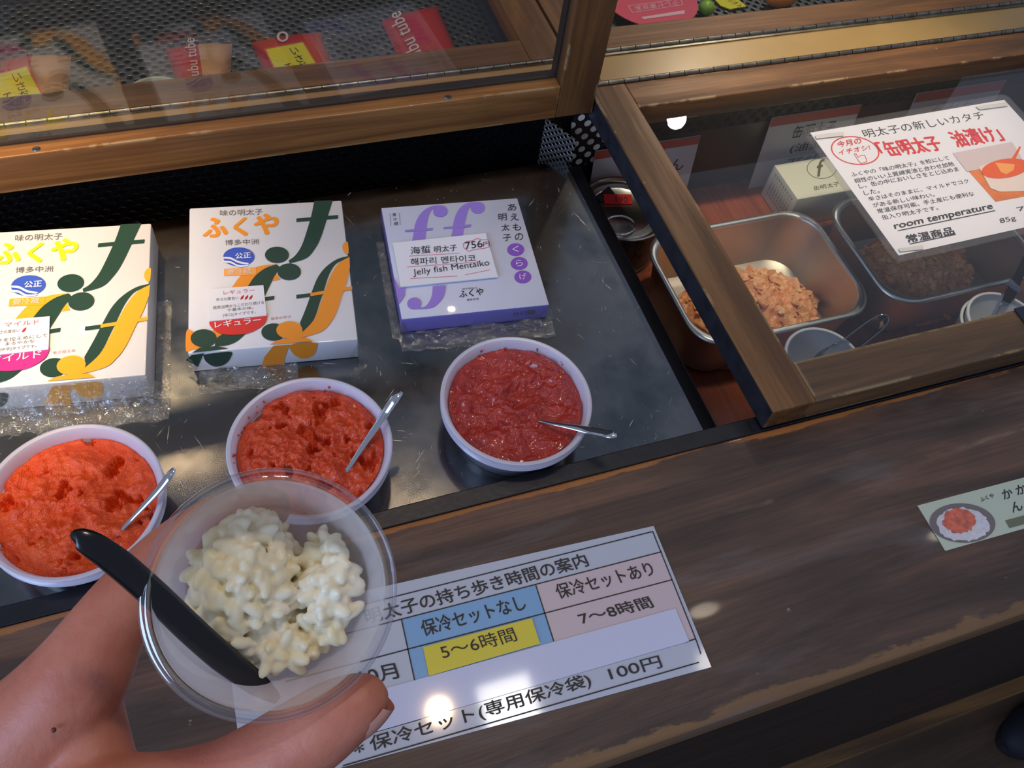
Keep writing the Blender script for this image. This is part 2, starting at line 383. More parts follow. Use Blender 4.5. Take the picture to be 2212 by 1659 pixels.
# ------------------------------------------------------------------ the counter
ZP, ZT = -0.12, -0.02                      # pit floor, steel sheet
XA, XB = -0.62, 1.10
counter = thing('display_counter', 'long dark wooden sales counter with glass-lidded display pit', 'counter', (0.3, 0.14, -0.85))
bm = nb(); box(bm, XA-0.5, XB+0.6, 0.0575, 0.2220, -0.032, 0.0, 0.0022, seg=3)
obj('worktop', bm, WOODTOP, counter, 40).data.materials[0] = WOODTOP
counter.children[0].location = -Vector(counter.location)            # world-true grain coordinates on the worktop
for v in counter.children[0].data.vertices: v.co += Vector(counter.location)
bm = nb(); box(bm, XA-0.5, XB+0.6, 0.0640, 0.0800, -0.80, -0.032, 0.001)
obj('apron', bm, WOODDARK, counter)
bm = nb(); box(bm, XA-0.5, XB+0.6, 0.0440, 0.0800, -0.85, -0.775, 0.002)
obj('base_trim', bm, wood('base trim wood', 'X', S(70, 48, 28), S(112, 78, 44), S(136, 96, 54), 2, 20, 0.5), counter)
bm = nb(); box(bm, XA, XB, 0.2222, 0.2345, -0.16, -0.0012, 0.0008)
obj('pit_ledge', bm, BLACKWOOD, counter)
bm = nb(); box(bm, XA, XB, 0.2346, 0.5700, -0.135, ZP); obj('pit_floor', bm, REDWOOD, counter)
bm = nb(); box(bm, 0.276, 0.3065, 0.2347, 0.5260, ZP, -0.030, 0.0012, seg=2); obj('divider_board', bm, plain('black lacquer board', S(16, 18, 24), 0.22, var=0.3, vs_=60), counter)
PERF = perforated('perforated black steel', S(40, 42, 46), 0.9, 0.42, 0.0085, 'XZ', 0.31)
bm = nb(); box(bm, XA, 0.279, 0.5560, 0.5575, -0.115, 0.0); obj('perforated_back', bm, PERF, counter)
bm = nb(); prism(bm, [(0.2795, 0.5555, 0.002), (0.2950, 0.5230, 0.002), (0.2962, 0.5236, 0.002), (0.2808, 0.5561, 0.002)], (0, 0, -0.062)); fix(bm); obj('perforated_side', bm, perforated('perforated bright steel', S(170, 168, 164), 0.85, 0.38, 0.0046, 'YZ', 0.30, False), counter)
bm = nb(); box(bm, 0.3066, 0.345, 0.5560, 0.5575, -0.060, -0.0003); obj('perforated_back', bm, perforated('perforated black steel with light painted in holes', S(26, 26, 30), 0.5, 0.4, 0.0105, 'XZ', 0.30, False, back=S(236, 232, 224)), counter)  # pale hole colour stands for the lit space behind, no backing sheet
bm = nb(); box(bm, 0.3455, XB, 0.5560, 0.5575, -0.040, -0.0003); obj('perforated_back', bm, perforated('perforated dark steel', S(34, 34, 36), 0.9, 0.42, 0.0100, 'XZ', 0.31), counter)
bm = nb(); box(bm, 0.2636, XB, 0.5580, 0.5680, ZP, -0.0405); obj('pit_back', bm, plain('dark brown panel', S(44, 28, 24), 0.4, var=0.2, vs_=20), counter)
bm = nb(); box(bm, XA, 0.335, 0.5670, 0.6065, 0.004, 0.0195, 0.001); obj('hinge_board', bm, BOARDTAN, counter)
bm = nb(); box(bm, 0.3352, XB, 0.5670, 0.6085, 0.004, 0.0195, 0.001); obj('hinge_board', bm, BEIGE, counter)
bm = nb(); box(bm, XA, XB, 0.5690, 0.6060, -0.16, 0.004); obj('cross_wall', bm, plain('dark box wall', S(46, 40, 38), 0.6), counter)
bm = nb(); box(bm, XA, XB, 0.6062, 0.990, -0.066, -0.064); obj('perforated_shelf', bm, perforated('perforated grey steel', S(120, 124, 130), 0.85, 0.42, 0.0085, 'XY', 0.29, False), counter)
bm = nb(); box(bm, XA, XB, 0.9640, 0.9900, -0.16, -0.0010); obj('rear_rail', bm, LIDX, counter)
bm = nb(); box(bm, XA, XB, 0.6062, 0.990, -0.175, -0.16); obj('rear_floor', bm, plain('dark bottom', S(24, 22, 22), 0.6), counter)
bm = nb(); box(bm, 0.308, 0.334, 0.6062, 0.990, -0.0638, -0.001); obj('cross_rail', bm, plain('blue black panel', S(40, 42, 54), 0.5), counter)
for xa in (XA-0.02, XB):
    bm = nb(); box(bm, xa, xa+0.02, 0.2222, 0.990, -0.80, -0.0015); obj('side_panel', bm, WOODDARK, counter)
bm = nb(); box(bm, XA, XB, 0.9901, 1.01, -0.85, -0.0015); obj('rear_panel', bm, WOODDARK, counter)

# ------------------------------------------------------------------ lids
TH, SW = 0.021, 0.034
def piano(bm, x0, x1, y, z, pitch, r, seed):
    rnd = random.Random(seed); x = x0
    while x < x1-0.002:
        e = min(x+pitch, x1)
        tube(bm, [(x+0.0004, y, z), (e-0.0004, y, z)], r, 12); x = e
LIDF = wood('worn dark rail wood', 'X', S(58, 43, 29), S(94, 70, 48), S(122, 90, 58), 3.0, 40, 0.45, wear=S(186, 160, 112), wear_amt=0.7, specks=S(190, 160, 104))
OPENX = wood('orange wood along', 'X', S(92, 54, 24), S(140, 90, 44), S(168, 114, 60), 3.0, 46, 0.42, wear=S(192, 160, 112), wear_amt=0.30)
OPENY = wood('orange wood upright', 'Y', S(70, 42, 22), S(104, 68, 36), S(128, 86, 46), 3.0, 46, 0.42, wear=S(192, 160, 112), wear_amt=0.20)
def make_lid(label, hinge, wx, sgn, ang, side_mats=(LIDX, LIDY), glass_z=-0.0095, hinge_mat=HINGE, far_leaf=None, dep=0.3425):
    """a framed glass lid; local x along the hinge from 0, the lid reaches sgn*dep in y, its top is z = 0"""
    t = thing('glazed_hatch', label, 'hatch', hinge, 'glazed wooden hatches of the display counter')
    lx, ly = side_mats
    ys = sorted((sgn*0.002, sgn*dep))
    for nm, a, b in (('stile', 0.0, SW), ('stile', wx-SW, wx)):
        bm = nb(); box(bm, a, b, ys[0], ys[1], -TH, 0, 0.0009); obj(nm, bm, ly, t, local=True)
    for nm, a, b in (('hinge_rail', 0.002, SW), ('front_rail', dep-SW, dep)):
        yy = sorted((sgn*a, sgn*b)); bm = nb(); box(bm, SW+0.0002, wx-SW-0.0002, yy[0], yy[1], -TH, -0.0003, 0.0009); obj(nm, bm, LIDF if nm == 'front_rail' and hinge[0] > 0 and sgn < 0 else lx, t, local=True)
    yy = sorted((sgn*(SW-0.004), sgn*(dep-SW+0.004)))
    bm = nb(); box(bm, SW-0.004, wx-SW+0.004, yy[0], yy[1], glass_z-0.0030, glass_z); obj('glass_pane', bm, PLATEGLASS, t, local=True)
    bm = nb(); piano(bm, 0.004, wx-0.002, 0.0, 0.0004, 0.0148, 0.0024, 4)
    if far_leaf: box(bm, 0.0, wx, *far_leaf, -0.0006, 0.0004)
    fix(bm); obj('piano_hinge', bm, hinge_mat, t, 40, local=True)
    t.rotation_euler = (ang, 0, 0)
    return t
HZ = 0.0215
lid_closed = make_lid('closed wooden glass hatch with a laminated sign lying on its pane', (0.3195, 0.5660, HZ), 0.62, -1, 0.0)
bm = nb(); box(bm, -0.0004, -0.0001, -0.3420, -0.0025, -TH+0.0003, -0.0009); obj('dark_side', bm, plain('mottled blue black', S(42, 42, 46), 0.42, var=0.4, vs_=60), lid_closed, local=True)  # thin plate, dark blue-grey over the wood of the left side
bm = nb(); box(bm, 0.2295, 0.2560, -0.3410, -0.3080, 0.0002, 0.0016, 0.0005); obj('corner_plate', bm, plain('dark glossy plate', S(24, 28, 44), 0.12, coat=0.6, bump=0.4, bs=220), lid_closed, local=True)
lid_open = make_lid('wooden glass hatch swung upright behind the three gift boxes', (0.3175-0.80, 0.5660, HZ-0.0135), 0.80, -1, -math.pi/2, (OPENX, OPENY))
bm = nb(); box(bm, SW, 0.80-SW, -SW-0.0016, -SW-0.0001, -0.0092, -0.0003); box(bm, 0.80-SW-0.0016, 0.80-SW-0.0001, -0.3085, -SW, -0.0092, -0.0003)
obj('glass_bead', bm, plain('black rubber bead', S(20, 20, 24), 0.5), lid_open, local=True)
for (sx, sy) in ((78, 326), (968, 208)):
    q = P(sx, sy, HZ-0.0135+SW+0.001); bm = nb()
    lathe(bm, [(0.0001, 0.0005), (0.0022, 0.0006), (0.0028, 0.0)], 16, Matrix.Translation((q.x-lid_open.location.x, -SW-0.0001, -0.0165)) @ Matrix.Rotation(math.pi/2, 4, 'X'))
    obj('screw', bm, HINGEG, lid_open, 40, local=True)
lid_rear = make_lid('closed rear glass hatch over the red tube packets', (0.3170-0.80, 0.6050, HZ-0.001), 0.80, 1, 0.0, hinge_mat=HINGE)
lid_far = make_lid('closed rear glass hatch over the pink round paper sign', (0.3200, 0.6095, HZ-0.001), 0.62, 1, 0.0, hinge_mat=HINGE, far_leaf=(-0.0055, 0.0))

# ------------------------------------------------------------------ steel sheet the wares stand on
bm = nb(); box(bm, XA+0.02, 0.2895, 0.2360, 0.5250, ZT-0.0015, ZT, 0.0004)
tray = tag(obj('steel_tray', bm, TRAY), 'scratched dark steel sheet under the boxes and tubs', 'tray')

# ------------------------------------------------------------------ gift boxes
GREEN = plain('dark green print', S(18, 62, 48), 0.42, coat=0.5, coatr=0.05)
ORANGE = plain('orange print', S(246, 150, 34), 0.42, coat=0.5, coatr=0.05)
YELLOW = plain('yellow print', S(244, 236, 20), 0.45)
CARD = plain('white card', S(226, 224, 224), 0.40, coat=0.6, coatr=0.05)
PURPLE = plain('purple print', S(158, 128, 214), 0.42, coat=0.5, coatr=0.05)
PURPLECARD = plain('purple card', S(124, 112, 186), 0.40, coat=0.6, coatr=0.06)
BLUEINK = plain('blue print', S(52, 88, 196), 0.42, coat=0.4)
TAGORANGE = plain('pale orange print', S(248, 170, 88), 0.45)
WHITEINK = plain('white print', S(236, 236, 240), 0.5)
REDCARD = plain('red print', S(222, 44, 40), 0.42, coat=0.4)
MAGENTA = plain('magenta print', S(216, 40, 140), 0.42, coat=0.4)
SLIP = plain('white label slip', S(232, 232, 238), 0.5)
class Frame:
    """a box lying on the sheet: local x along its front edge, y to its back, z up from its bottom"""
    def __init__(s, cx, cy, w_, d_, h_, rot, z):
        s.w, s.d, s.h = w_, d_, h_
        s.m = Matrix.Translation((cx, cy, z)) @ Matrix.Rotation(rot, 4, 'Z') @ Matrix.Translation((-w_/2, -d_/2, 0))
        s.i = s.m.inverted()
    def top(s, px, py):                      # pixel -> local xy on the top face
        z = (s.m @ Vector((0, 0, s.h))).z; q = s.i @ P(px, py, z); return (q.x, q.y)
    def front(s, px, py):                    # pixel -> local xz on the front face
        o = s.m @ Vector((0, 0, 0)); n = (s.m.to_3x3() @ Vector((0, -1, 0))); c = Vector((0, 0, CAMZ)); d = Vector(ray(px, py))
        q = s.i @ (c+d*((o-c).dot(n)/d.dot(n))); return (q.x, q.z)
    def T(s, xy, lift=0.0003): return s.m @ Vector((xy[0], xy[1], s.h+lift))
    def Fr(s, xz, lift=0.0003): return s.m @ Vector((xz[0], -lift, xz[1]))
B2 = Frame(0.0240, 0.4376, 0.1122, 0.1343, 0.0215, math.radians(-8.0), ZT+0.0002)
B1 = Frame(-0.1145, 0.4395, 0.1122, 0.1343, 0.0255, math.radians(-7.8), ZT+0.0002)
BP = Frame(0.1658, 0.4261, 0.1100, 0.1110, 0.0158, math.radians(-6.6), ZT+0.0002)
c4 = crop(400, 420, 400/1619)
def outline(left, right, n=6):               # a stem between two contours
    return crom([(*p, 0) for p in left], n)+crom([(*p, 0) for p in right], n)[::-1]
t2 = lambda pts: [B2.top(*c4(p[0], p[1])) for p in pts]
f2 = lambda pts: [B2.front(*c4(p[0], p[1])) for p in pts]
green_top = [
    t2(outline([(1128, 62), (1105, 180), (1062, 330), (1015, 460), (960, 540), (905, 580)], [(1290, 55), (1245, 200), (1190, 370), (1140, 470), (1060, 560), (915, 605)])),
    t2([(973, 214), (1337, 184), (1337, 214), (973, 244)]),
    t2(ell(c4.__call__(0, 0) if False else (803, 532), 105, 71)), t2(ell((910, 680), 103, 73)),
    t2(outline([(800, 615), (700, 650), (610, 720), (540, 822)], [(830, 640), (780, 720), (740, 800), (690, 905)])),
    t2([(690, 905), (779, 890), (779, 922), (690, 935)]),
    t2(outline([(1430, 543), (1330, 570), (1230, 640), (1160, 730), (1110, 850), (1060, 990), (1005, 1125)], [(1440, 575), (1330, 600), (1260, 700), (1210, 850), (1180, 940), (1120, 1110), (1030, 1215)])),
    t2([(973, 882), (1100, 868), (1100, 898), (973, 914)]),
    t2(ell((775, 1208), 108, 76)),
    t2(ell((163, 1262), 114, 78)),
    t2(outline([(265, 1270), (330, 1225), (420, 1200), (535, 1212)], [(260, 1330), (360, 1325), (450, 1290), (535, 1215)])),
    t2([(130, 1345), (270, 1330), (380, 1352), (180, 1378), (60, 1390)]),
]
orange_back = [
    t2(outline([(790, 612), (640, 632), (500, 700), (395, 835)], [(830, 650), (700, 690), (600, 780), (540, 835)])),
    t2(outline([(800, 660), (750, 760)], [(800, 700), (835, 748)])),
    t2(crom([(12, 1197, 0), (60, 1195, 0), (110, 1240, 0), (130, 1350, 0), (60, 1362, 0), (8, 1368, 0)], 4, True)),
    t2([(240, 1190), (330, 1222), (265, 1290)]),
    t2(crom([(1376, 470, 0), (1385, 430, 0), (1412, 415, 0), (1424, 430, 0), (1428, 520, 0), (1395, 512, 0)], 5, True)),
]
orange_top = [
    t2(outline([(1437, 552), (1340, 610), (1270, 720), (1220, 850), (1185, 960), (1120, 1110), (1010, 1225)], [(1441, 640), (1415, 760), (1370, 890), (1320, 1040), (1260, 1140), (1170, 1215), (900, 1285)])),
    t2([(1095, 868), (1461, 808), (1461, 838), (1097, 896)]),
    t2(ell((912, 1192), 114, 77)),
    t2([(870, 1272), (1060, 1258), (1118, 1290), (740, 1318), (800, 1285)]),
]
green_front = [f2([(5, 1445), (55, 1400), (165, 1385), (150, 1410), (110, 1505), (70, 1480)]), f2(crom([(170, 1395, 0), (390, 1372, 0), (397, 1420, 0), (350, 1480, 0), (260, 1502, 0), (185, 1460, 0), (160, 1410, 0)], 5, True))]
orange_front = [f2([(770, 1320), (915, 1308), (900, 1340), (872, 1420), (860, 1495), (665, 1520), (690, 1420)]), f2(crom([(920, 1310, 0), (1135, 1292, 0), (1145, 1350, 0), (1110, 1410, 0), (1030, 1432, 0), (950, 1395, 0)], 5, True))]
PEPPER = plain('red pepper print', S(190, 30, 30), 0.5)
def gift_box(fr, label, word, sticker_mat, brand_mat, caption, lines, peppers, orange=ORANGE):
    g = thing('gift_box', label, 'box', fr.m @ Vector((fr.w/2, fr.d/2, 0)), 'wrapped gift boxes on the steel sheet')
    bm = nb(); box(bm, 0, fr.w, 0, fr.d, 0, fr.h, 0.0012, fr.m); obj('carton', bm, CARD, g, 40)
    bm = nb()
    for k_, p in enumerate(green_top): poly(bm, [fr.T(q, 0.0005+0.00002*k_) for q in p])
    obj('green_print', bm, GREEN, g); bm = nb()
    for k_, p in enumerate(green_front): poly(bm, [fr.Fr(q, 0.0004+0.00003*k_) for q in p])
    obj('green_fold_print', bm, GREEN, g)
    bm = nb()
    for k_, p in enumerate(orange_back): poly(bm, [fr.T(q, 0.0003+0.00002*k_) for q in p])
    for k_, p in enumerate(orange_top): poly(bm, [fr.T(q, 0.0008+0.00003*k_) for q in p])
    obj('orange_print', bm, orange, g); bm = nb()
    for k_, p in enumerate(orange_front): poly(bm, [fr.Fr(q, 0.0004+0.00003*k_) for q in p])
    obj('orange_fold_print', bm, orange, g)
    def tx(bm, s, bl, br, tl, lift=0.0004, **k): text(bm, s, *[fr.T(B2.top(*c4(*q)), lift) for q in (bl, br, tl)], **k)
    bm = nb(); tx(bm, '味の明太子', (306, 192), (680, 178), (303, 140)); tx(bm, '博多中洲', (350, 448), (645, 438), (347, 400))
    for bl, br, tl, s in (((282, 1540), (448, 1522), (280, 1515), '開封口'),):
        text(bm, s, *[fr.Fr(B2.front(*c4(*q)), 0.0004) for q in (bl, br, tl)])
    obj('small_lettering', bm, INKGREY, g)
    bm = nb()
    tx(bm, 'ふ', (155, 385), (375, 365), (150, 215), bold=0.040); tx(bm, 'く', (425, 375), (550, 362), (420, 212), bold=0.040); tx(bm, 'や', (605, 362), (822, 345), (600, 180), bold=0.040)
    obj('brush_lettering', bm, brand_mat, g)
    bm = nb(); poly(bm, [fr.T(q, 0.0004) for q in t2(ell((470, 548), 137, 82))]); e = obj('blue_emblem', bm, BLUEINK, g)
    bm = nb(); text(bm, '公正', *[fr.T(B2.top(*c4(*q)), 0.0007) for q in ((440, 570), (578, 560), (437, 518))], bold=0.03)
    for o_ in (0, 34):
        poly(bm, [fr.T(q, 0.0007) for q in t2(outline([(328, 552+o_), (400, 556+o_), (470, 588+o_), (560, 606+o_*0.4)], [(332, 566+o_), (400, 574+o_), (470, 606+o_), (545, 618+o_*0.4)]))])
    obj('emblem_mark', bm, WHITEINK, e)
    bm = nb(); poly(bm, [fr.T(q, 0.0005) for q in t2([(340, 656), (620, 640), (620, 705), (340, 716)])]); e = obj('orange_tag', bm, TAGORANGE if orange is ORANGE else orange, g)
    bm = nb(); text(bm, '要冷蔵', *[fr.T(B2.top(*c4(*q)), 0.0008) for q in ((372, 708), (582, 694), (370, 664))], bold=0.01); obj('tag_lettering', bm, plain('pale print', S(252, 222, 190), 0.5), e)
    bm = nb(); poly(bm, [fr.T(q, 0.0010) for q in t2(crom([(215, 1115, 0), (225, 1160, 0), (290, 1215, 0), (400, 1235, 0), (560, 1218, 0), (680, 1150, 0), (715, 1090, 0), (712, 1040, 0), (640, 1040, 0), (460, 1062, 0), (260, 1090, 0)], 6, True))]); e = obj('round_sticker', bm, sticker_mat, g)
    bm = nb(); text(bm, word, *[fr.T(B2.top(*c4(*q)), 0.0013) for q in ((262, 1178), (668, 1132), (258, 1120))], bold=0.02); obj('sticker_lettering', bm, WHITEINK, e)
    bm = nb(); prism(bm, [fr.T(B2.top(*c4(*q)), 0.0017) for q in ((212, 842), (686, 806), (716, 1070), (216, 1122))], (0, 0, -0.0006)); e = obj('price_slip', bm, SLIP, g)
    bm = nb(); text(bm, lines[0], *[fr.T(B2.top(*c4(*q)), 0.0019) for q in ((340, 892), (612, 868), (338, 856))]); obj('slip_red_lettering', bm, plain('slip red ink', S(196, 90, 96), 0.5), e)
    bm = nb()
    for (s, bl, br, tl) in ((lines[1], (275, 950), (470, 932), (273, 922)), (lines[2], (248, 1022), (692, 972), (246, 992)), (lines[3], (372, 1040), (600, 1016), (370, 1014)), (lines[4], (335, 1090), (620, 1058), (333, 1060))):
        text(bm, s, *[fr.T(B2.top(*c4(*q)), 0.0019) for q in (bl, br, tl)])
    obj('slip_lettering', bm, INKGREY, e)
    bm = nb()
    for k in range(peppers):
        x = 484+k*38; poly(bm, [fr.T(B2.top(*c4(*q)), 0.0019) for q in ((x, 936), (x+8, 912), (x+30, 892), (x+32, 908), (x+22, 928))])
    obj('pepper_print', bm, PEPPER, e)
    bm = nb(); text(bm, caption, *[fr.T(B2.top(*c4(*q)), 0.0004) for q in ((748, 1102), (925, 1082), (746, 1078))]); obj('caption', bm, plain('pale red ink', S(206, 120, 120), 0.5), g)
    return g
g2 = gift_box(B2, 'white gift box with green and orange letters and a red round sticker', 'レギュラー', REDCARD, ORANGE, '基本の辛さ', ['レギュラー', '辛さの度合い', '発売当時からこだわり続ける', 'や基本の味。', '[辛口]タイプです。'], 3)
g1 = gift_box(B1, 'white gift box with yellow lettering and a magenta sticker, cut by the photo edge', 'マイルド', MAGENTA, YELLOW, '辛さ控えめ', ['マイルド', '辛さの度合い', '辛さを控えめにして', 'まろやかな', '[中辛]タイプです。'], 1, plain('yellow orange print', S(250, 176, 30), 0.42, coat=0.5, coatr=0.05))
def film_skirt(fr, parent, x0, x1, y0, y1, seed, nx=46, ny=12, zlift=0.0004, amp=0.004):
    bm = nb(); rows = []
    for j in range(ny+1):
        row = []
        for i in range(nx+1):
            x = x0+(x1-x0)*i/nx; y = y0+(y1-y0)*j/ny
            up = (j/ny)**2
            z = zlift+abs(fbm((x*90+seed, y*140, seed), 3))*amp*(0.25+0.75*up)+abs(fbm((x*260, y*300+seed, seed*2), 2))*amp*0.25
            if j == 0: y += 0.002*fbm((x*120, seed, 0), 2)
            row.append(bm.verts.new(fr.m @ Vector((x, y, z))))
        rows.append(row)
    for a, b in zip(rows, rows[1:]):
        for i in range(nx): bm.faces.new((a[i], a[i+1], b[i+1], b[i]))
    # crumpled film up the face
    return obj('cellophane_skirt', bm, FILM, parent, 25)
film_skirt(B2, g2, 0.004, B2.w*0.62, -0.0195, -0.0004, 3.1)
film_skirt(B1, g1, -0.02, B1.w+0.010, -0.0210, -0.0006, 7.7, amp=0.008)
film_skirt(B1, g1, B1.w+0.0005, B1.w+0.010, -0.0010, B1.d*0.6, 9.1, 12, 40, amp=0.003)
def film_corner(fr, parent, x, sgn, size, seed):
    bm = nb(); rnd = random.Random(seed)
    a = fr.m @ Vector((x, -0.0006, fr.h*0.9)); b = fr.m @ Vector((x, -0.0006, 0.001)); c = fr.m @ Vector((x+sgn*size, -size*0.6, 0.002)); d = fr.m @ Vector((x+sgn*size*0.7, size*0.3, fr.h*0.45)); e = fr.m @ Vector((x-sgn*size*0.9, -size*0.25, fr.h*0.25))
    va, vb, vc, vd, ve = [bm.verts.new(q) for q in (a, b, c, d, e)]
    bm.faces.new((va, vc, vd)); bm.faces.new((va, ve, vc)); bm.faces.new((vb, vc, ve))
    obj('cellophane_fold', bm, FILM, parent)
film_corner(B2, g2, B2.w, 1, 0.007, 1); film_corner(B2, g2, 0, -1, 0.004, 2); film_corner(B1, g1, B1.w, 1, 0.009, 3)
# crumpled film over the front of the first box
bm = nb(); rows = []
for j in range(13):
    row = []
    for i in range(49):
        x = -0.004+(B1.w+0.008)*i/48; zz = B1.h*(1-j/12)+0.0005
        y = -0.0008-0.0075*(j/12)**1.5*(0.4+abs(fbm((x*110, zz*120, 4.0), 3)))-abs(fbm((x*300, zz*260, 9.0), 2))*0.0014*(j/12)
        row.append(bm.verts.new(B1.m @ Vector((x, y, zz))))
    rows.append(row)
for a, b in zip(rows, rows[1:]):
    for i in range(48): bm.faces.new((a[i], a[i+1], b[i+1], b[i]))
obj('cellophane_front', bm, FILM, g1, 20)

# the purple box
gp = thing('gift_box', 'square white and purple gift box with a handwritten price slip', 'box', BP.m @ Vector((BP.w/2, BP.d/2, 0)), 'wrapped gift boxes on the steel sheet')
bm = nb(); box(bm, 0, BP.w, 0, BP.d, 0, BP.h-0.0008, 0.0008, BP.m); obj('carton', bm, PURPLECARD, gp, 40)
bm = nb(); box(bm, 0.0003, BP.w-0.0003, 0.0003, BP.d-0.0003, BP.h-0.0009, BP.h, 0.0004, BP.m); obj('lid_face', bm, plain('white top card', S(206, 208, 222), 0.4, coat=0.5, coatr=0.05), gp, 40)
c6 = crop(800, 410, 420/1936)
tp = lambda pts: [BP.top(*c6(p[0], p[1])) for p in pts]
bm = nb(); k_ = 0
for pts in (outline([(690, 272), (640, 255), (630, 195), (600, 215), (570, 300), (552, 430), (545, 525)], [(768, 215), (740, 170), (690, 158), (600, 170), (510, 230), (450, 330), (430, 440), (410, 532)]),
            outline([(1065, 238), (1012, 215), (1008, 165), (975, 200), (945, 310), (930, 400), (915, 502)], [(1138, 180), (1110, 140), (1040, 126), (950, 142), (880, 200), (835, 300), (815, 420), (795, 508)]),
            ell((697, 217), 72, 56), ell((1070, 182), 70, 57),
            [(345, 405), (620, 384), (620, 406), (345, 424)], [(728, 378), (1000, 347), (1000, 374), (728, 394)],
            outline([(620, 965), (615, 1040), (590, 1110), (545, 1165), (480, 1178)], [(752, 955), (735, 1050), (690, 1120), (610, 1180), (440, 1192)]), ell((437, 1136), 70, 58),
            [(232, 870), (290, 985), (347, 985), (340, 1060), (285, 1145), (262, 1050)]):
    poly(bm, [BP.T(q, 0.0004+0.00003*k_) for q in tp(pts)]); k_ += 1
obj('purple_print', bm, PURPLE, gp)
bm = nb(); e_ = []
for c_ in ((1447, 598), (1482, 736), (1518, 870)): poly(bm, [BP.T(q, 0.0004) for q in tp(ell(c_, 84, 63))])
e = obj('purple_dots', bm, plain('violet dots', S(140, 84, 190), 0.42, coat=0.4), gp)
def txp(bm, s, bl, br, tl, lift=0.0004, **k): text(bm, s, *[BP.T(BP.top(*c6(*q)), lift) for q in (bl, br, tl)], **k)
bm = nb()
for s, x, y in (('く', 1447, 598), ('ら', 1482, 736), ('げ', 1518, 870)): txp(bm, s, (x-32, y+32), (x+36, y+26), (x-36, y-30), 0.0007)
obj('dot_lettering', bm, WHITEINK, e)
bm = nb()
for s, x, y in (('あ', 1412, 178), ('え', 1438, 275), ('も', 1460, 375), ('の', 1482, 472), ('明', 1318, 276), ('太', 1346, 378), ('子', 1362, 480)): txp(bm, s, (x-40, y+36), (x+42, y+28), (x-46, y-32))
txp(bm, 'ふくや', (885, 1080), (1130, 1050), (878, 1008), bold=0.012); txp(bm, '味の明太子', (915, 1000), (1068, 988), (913, 982)); txp(bm, '博多中洲', (960, 1112), (1078, 1098), (958, 1090))
txp(bm, '要', (222, 268), (258, 264), (219, 238)); txp(bm, '冷', (228, 312), (264, 308), (225, 284)); txp(bm, '蔵', (234, 358), (280, 353), (231, 326))
obj('lettering', bm, INK, gp)
bm = nb()
for a, b in (((196, 240), (204, 362)), ((288, 234), (298, 352))): line(bm, BP.T(BP.top(*c6(*a)), 0.0004), BP.T(BP.top(*c6(*b)), 0.0004), 0.0003)
text(bm, 'I+11BB', *[BP.Fr(BP.front(*c6(*q)), 0.0004) for q in ((1432, 1258), (1640, 1235), (1430, 1215))])
obj('fine_print', bm, INKGREY, gp)
bm = nb(); prism(bm, [BP.T(BP.top(*c6(*q)), 0.0022) for q in ((222, 548), (1145, 450), (1268, 885), (300, 985))], (0, 0, -0.0008)); e = obj('price_slip', bm, SLIP, gp)
bm = nb()
for s, bl, br, tl in (('海蜇', (402, 668), (600, 650), (398, 592)), ('明太子', (635, 650), (862, 628), (630, 585)), ('756', (945, 615), (1118, 592), (935, 545)), ('円', (1122, 590), (1185, 578), (1118, 545)), ('해파리 멘타이코', (402, 775), (1050, 735), (398, 705)), ('Jelly fish Mentaiko', (430, 892), (1188, 790), (420, 815))):
    txp(bm, s, bl, br, tl, 0.0026, bold=-0.004 if s[0] == 'J' else 0.0)
obj('handwriting', bm, INK, e)
bm = nb()
for a, b in (((385, 682), (885, 652)), ((365, 790), (1085, 740)), ((398, 905), (865, 880)), ((940, 868), (1188, 818))): line(bm, BP.T(BP.top(*c6(*a)), 0.0025), BP.T(BP.top(*c6(*b)), 0.0025), 0.0004)
cl = [(920, 560), (960, 535), (1010, 530), (1060, 505), (1110, 520), (1165, 518), (1190, 555), (1180, 590), (1130, 605), (1075, 610), (1020, 620), (975, 635), (930, 600), (920, 560)]
for a, b in zip(cl, cl[1:]): line(bm, BP.T(BP.top(*c6(*a)), 0.0025), BP.T(BP.top(*c6(*b)), 0.0025), 0.0005)
obj('red_underlines', bm, plain('pink red pen', S(232, 110, 120), 0.5), e)
film_skirt(BP, gp, -0.002, BP.w+0.003, -0.0185, -0.0006, 5.3, amp=0.0030)
film_skirt(BP, gp, -0.007, -0.0006, -0.006, BP.d*0.8, 2.2, 10, 40, amp=0.003)
film_corner(BP, gp, 0, -1, 0.004, 5); film_corner(BP, gp, BP.w, 1, 0.005, 6)

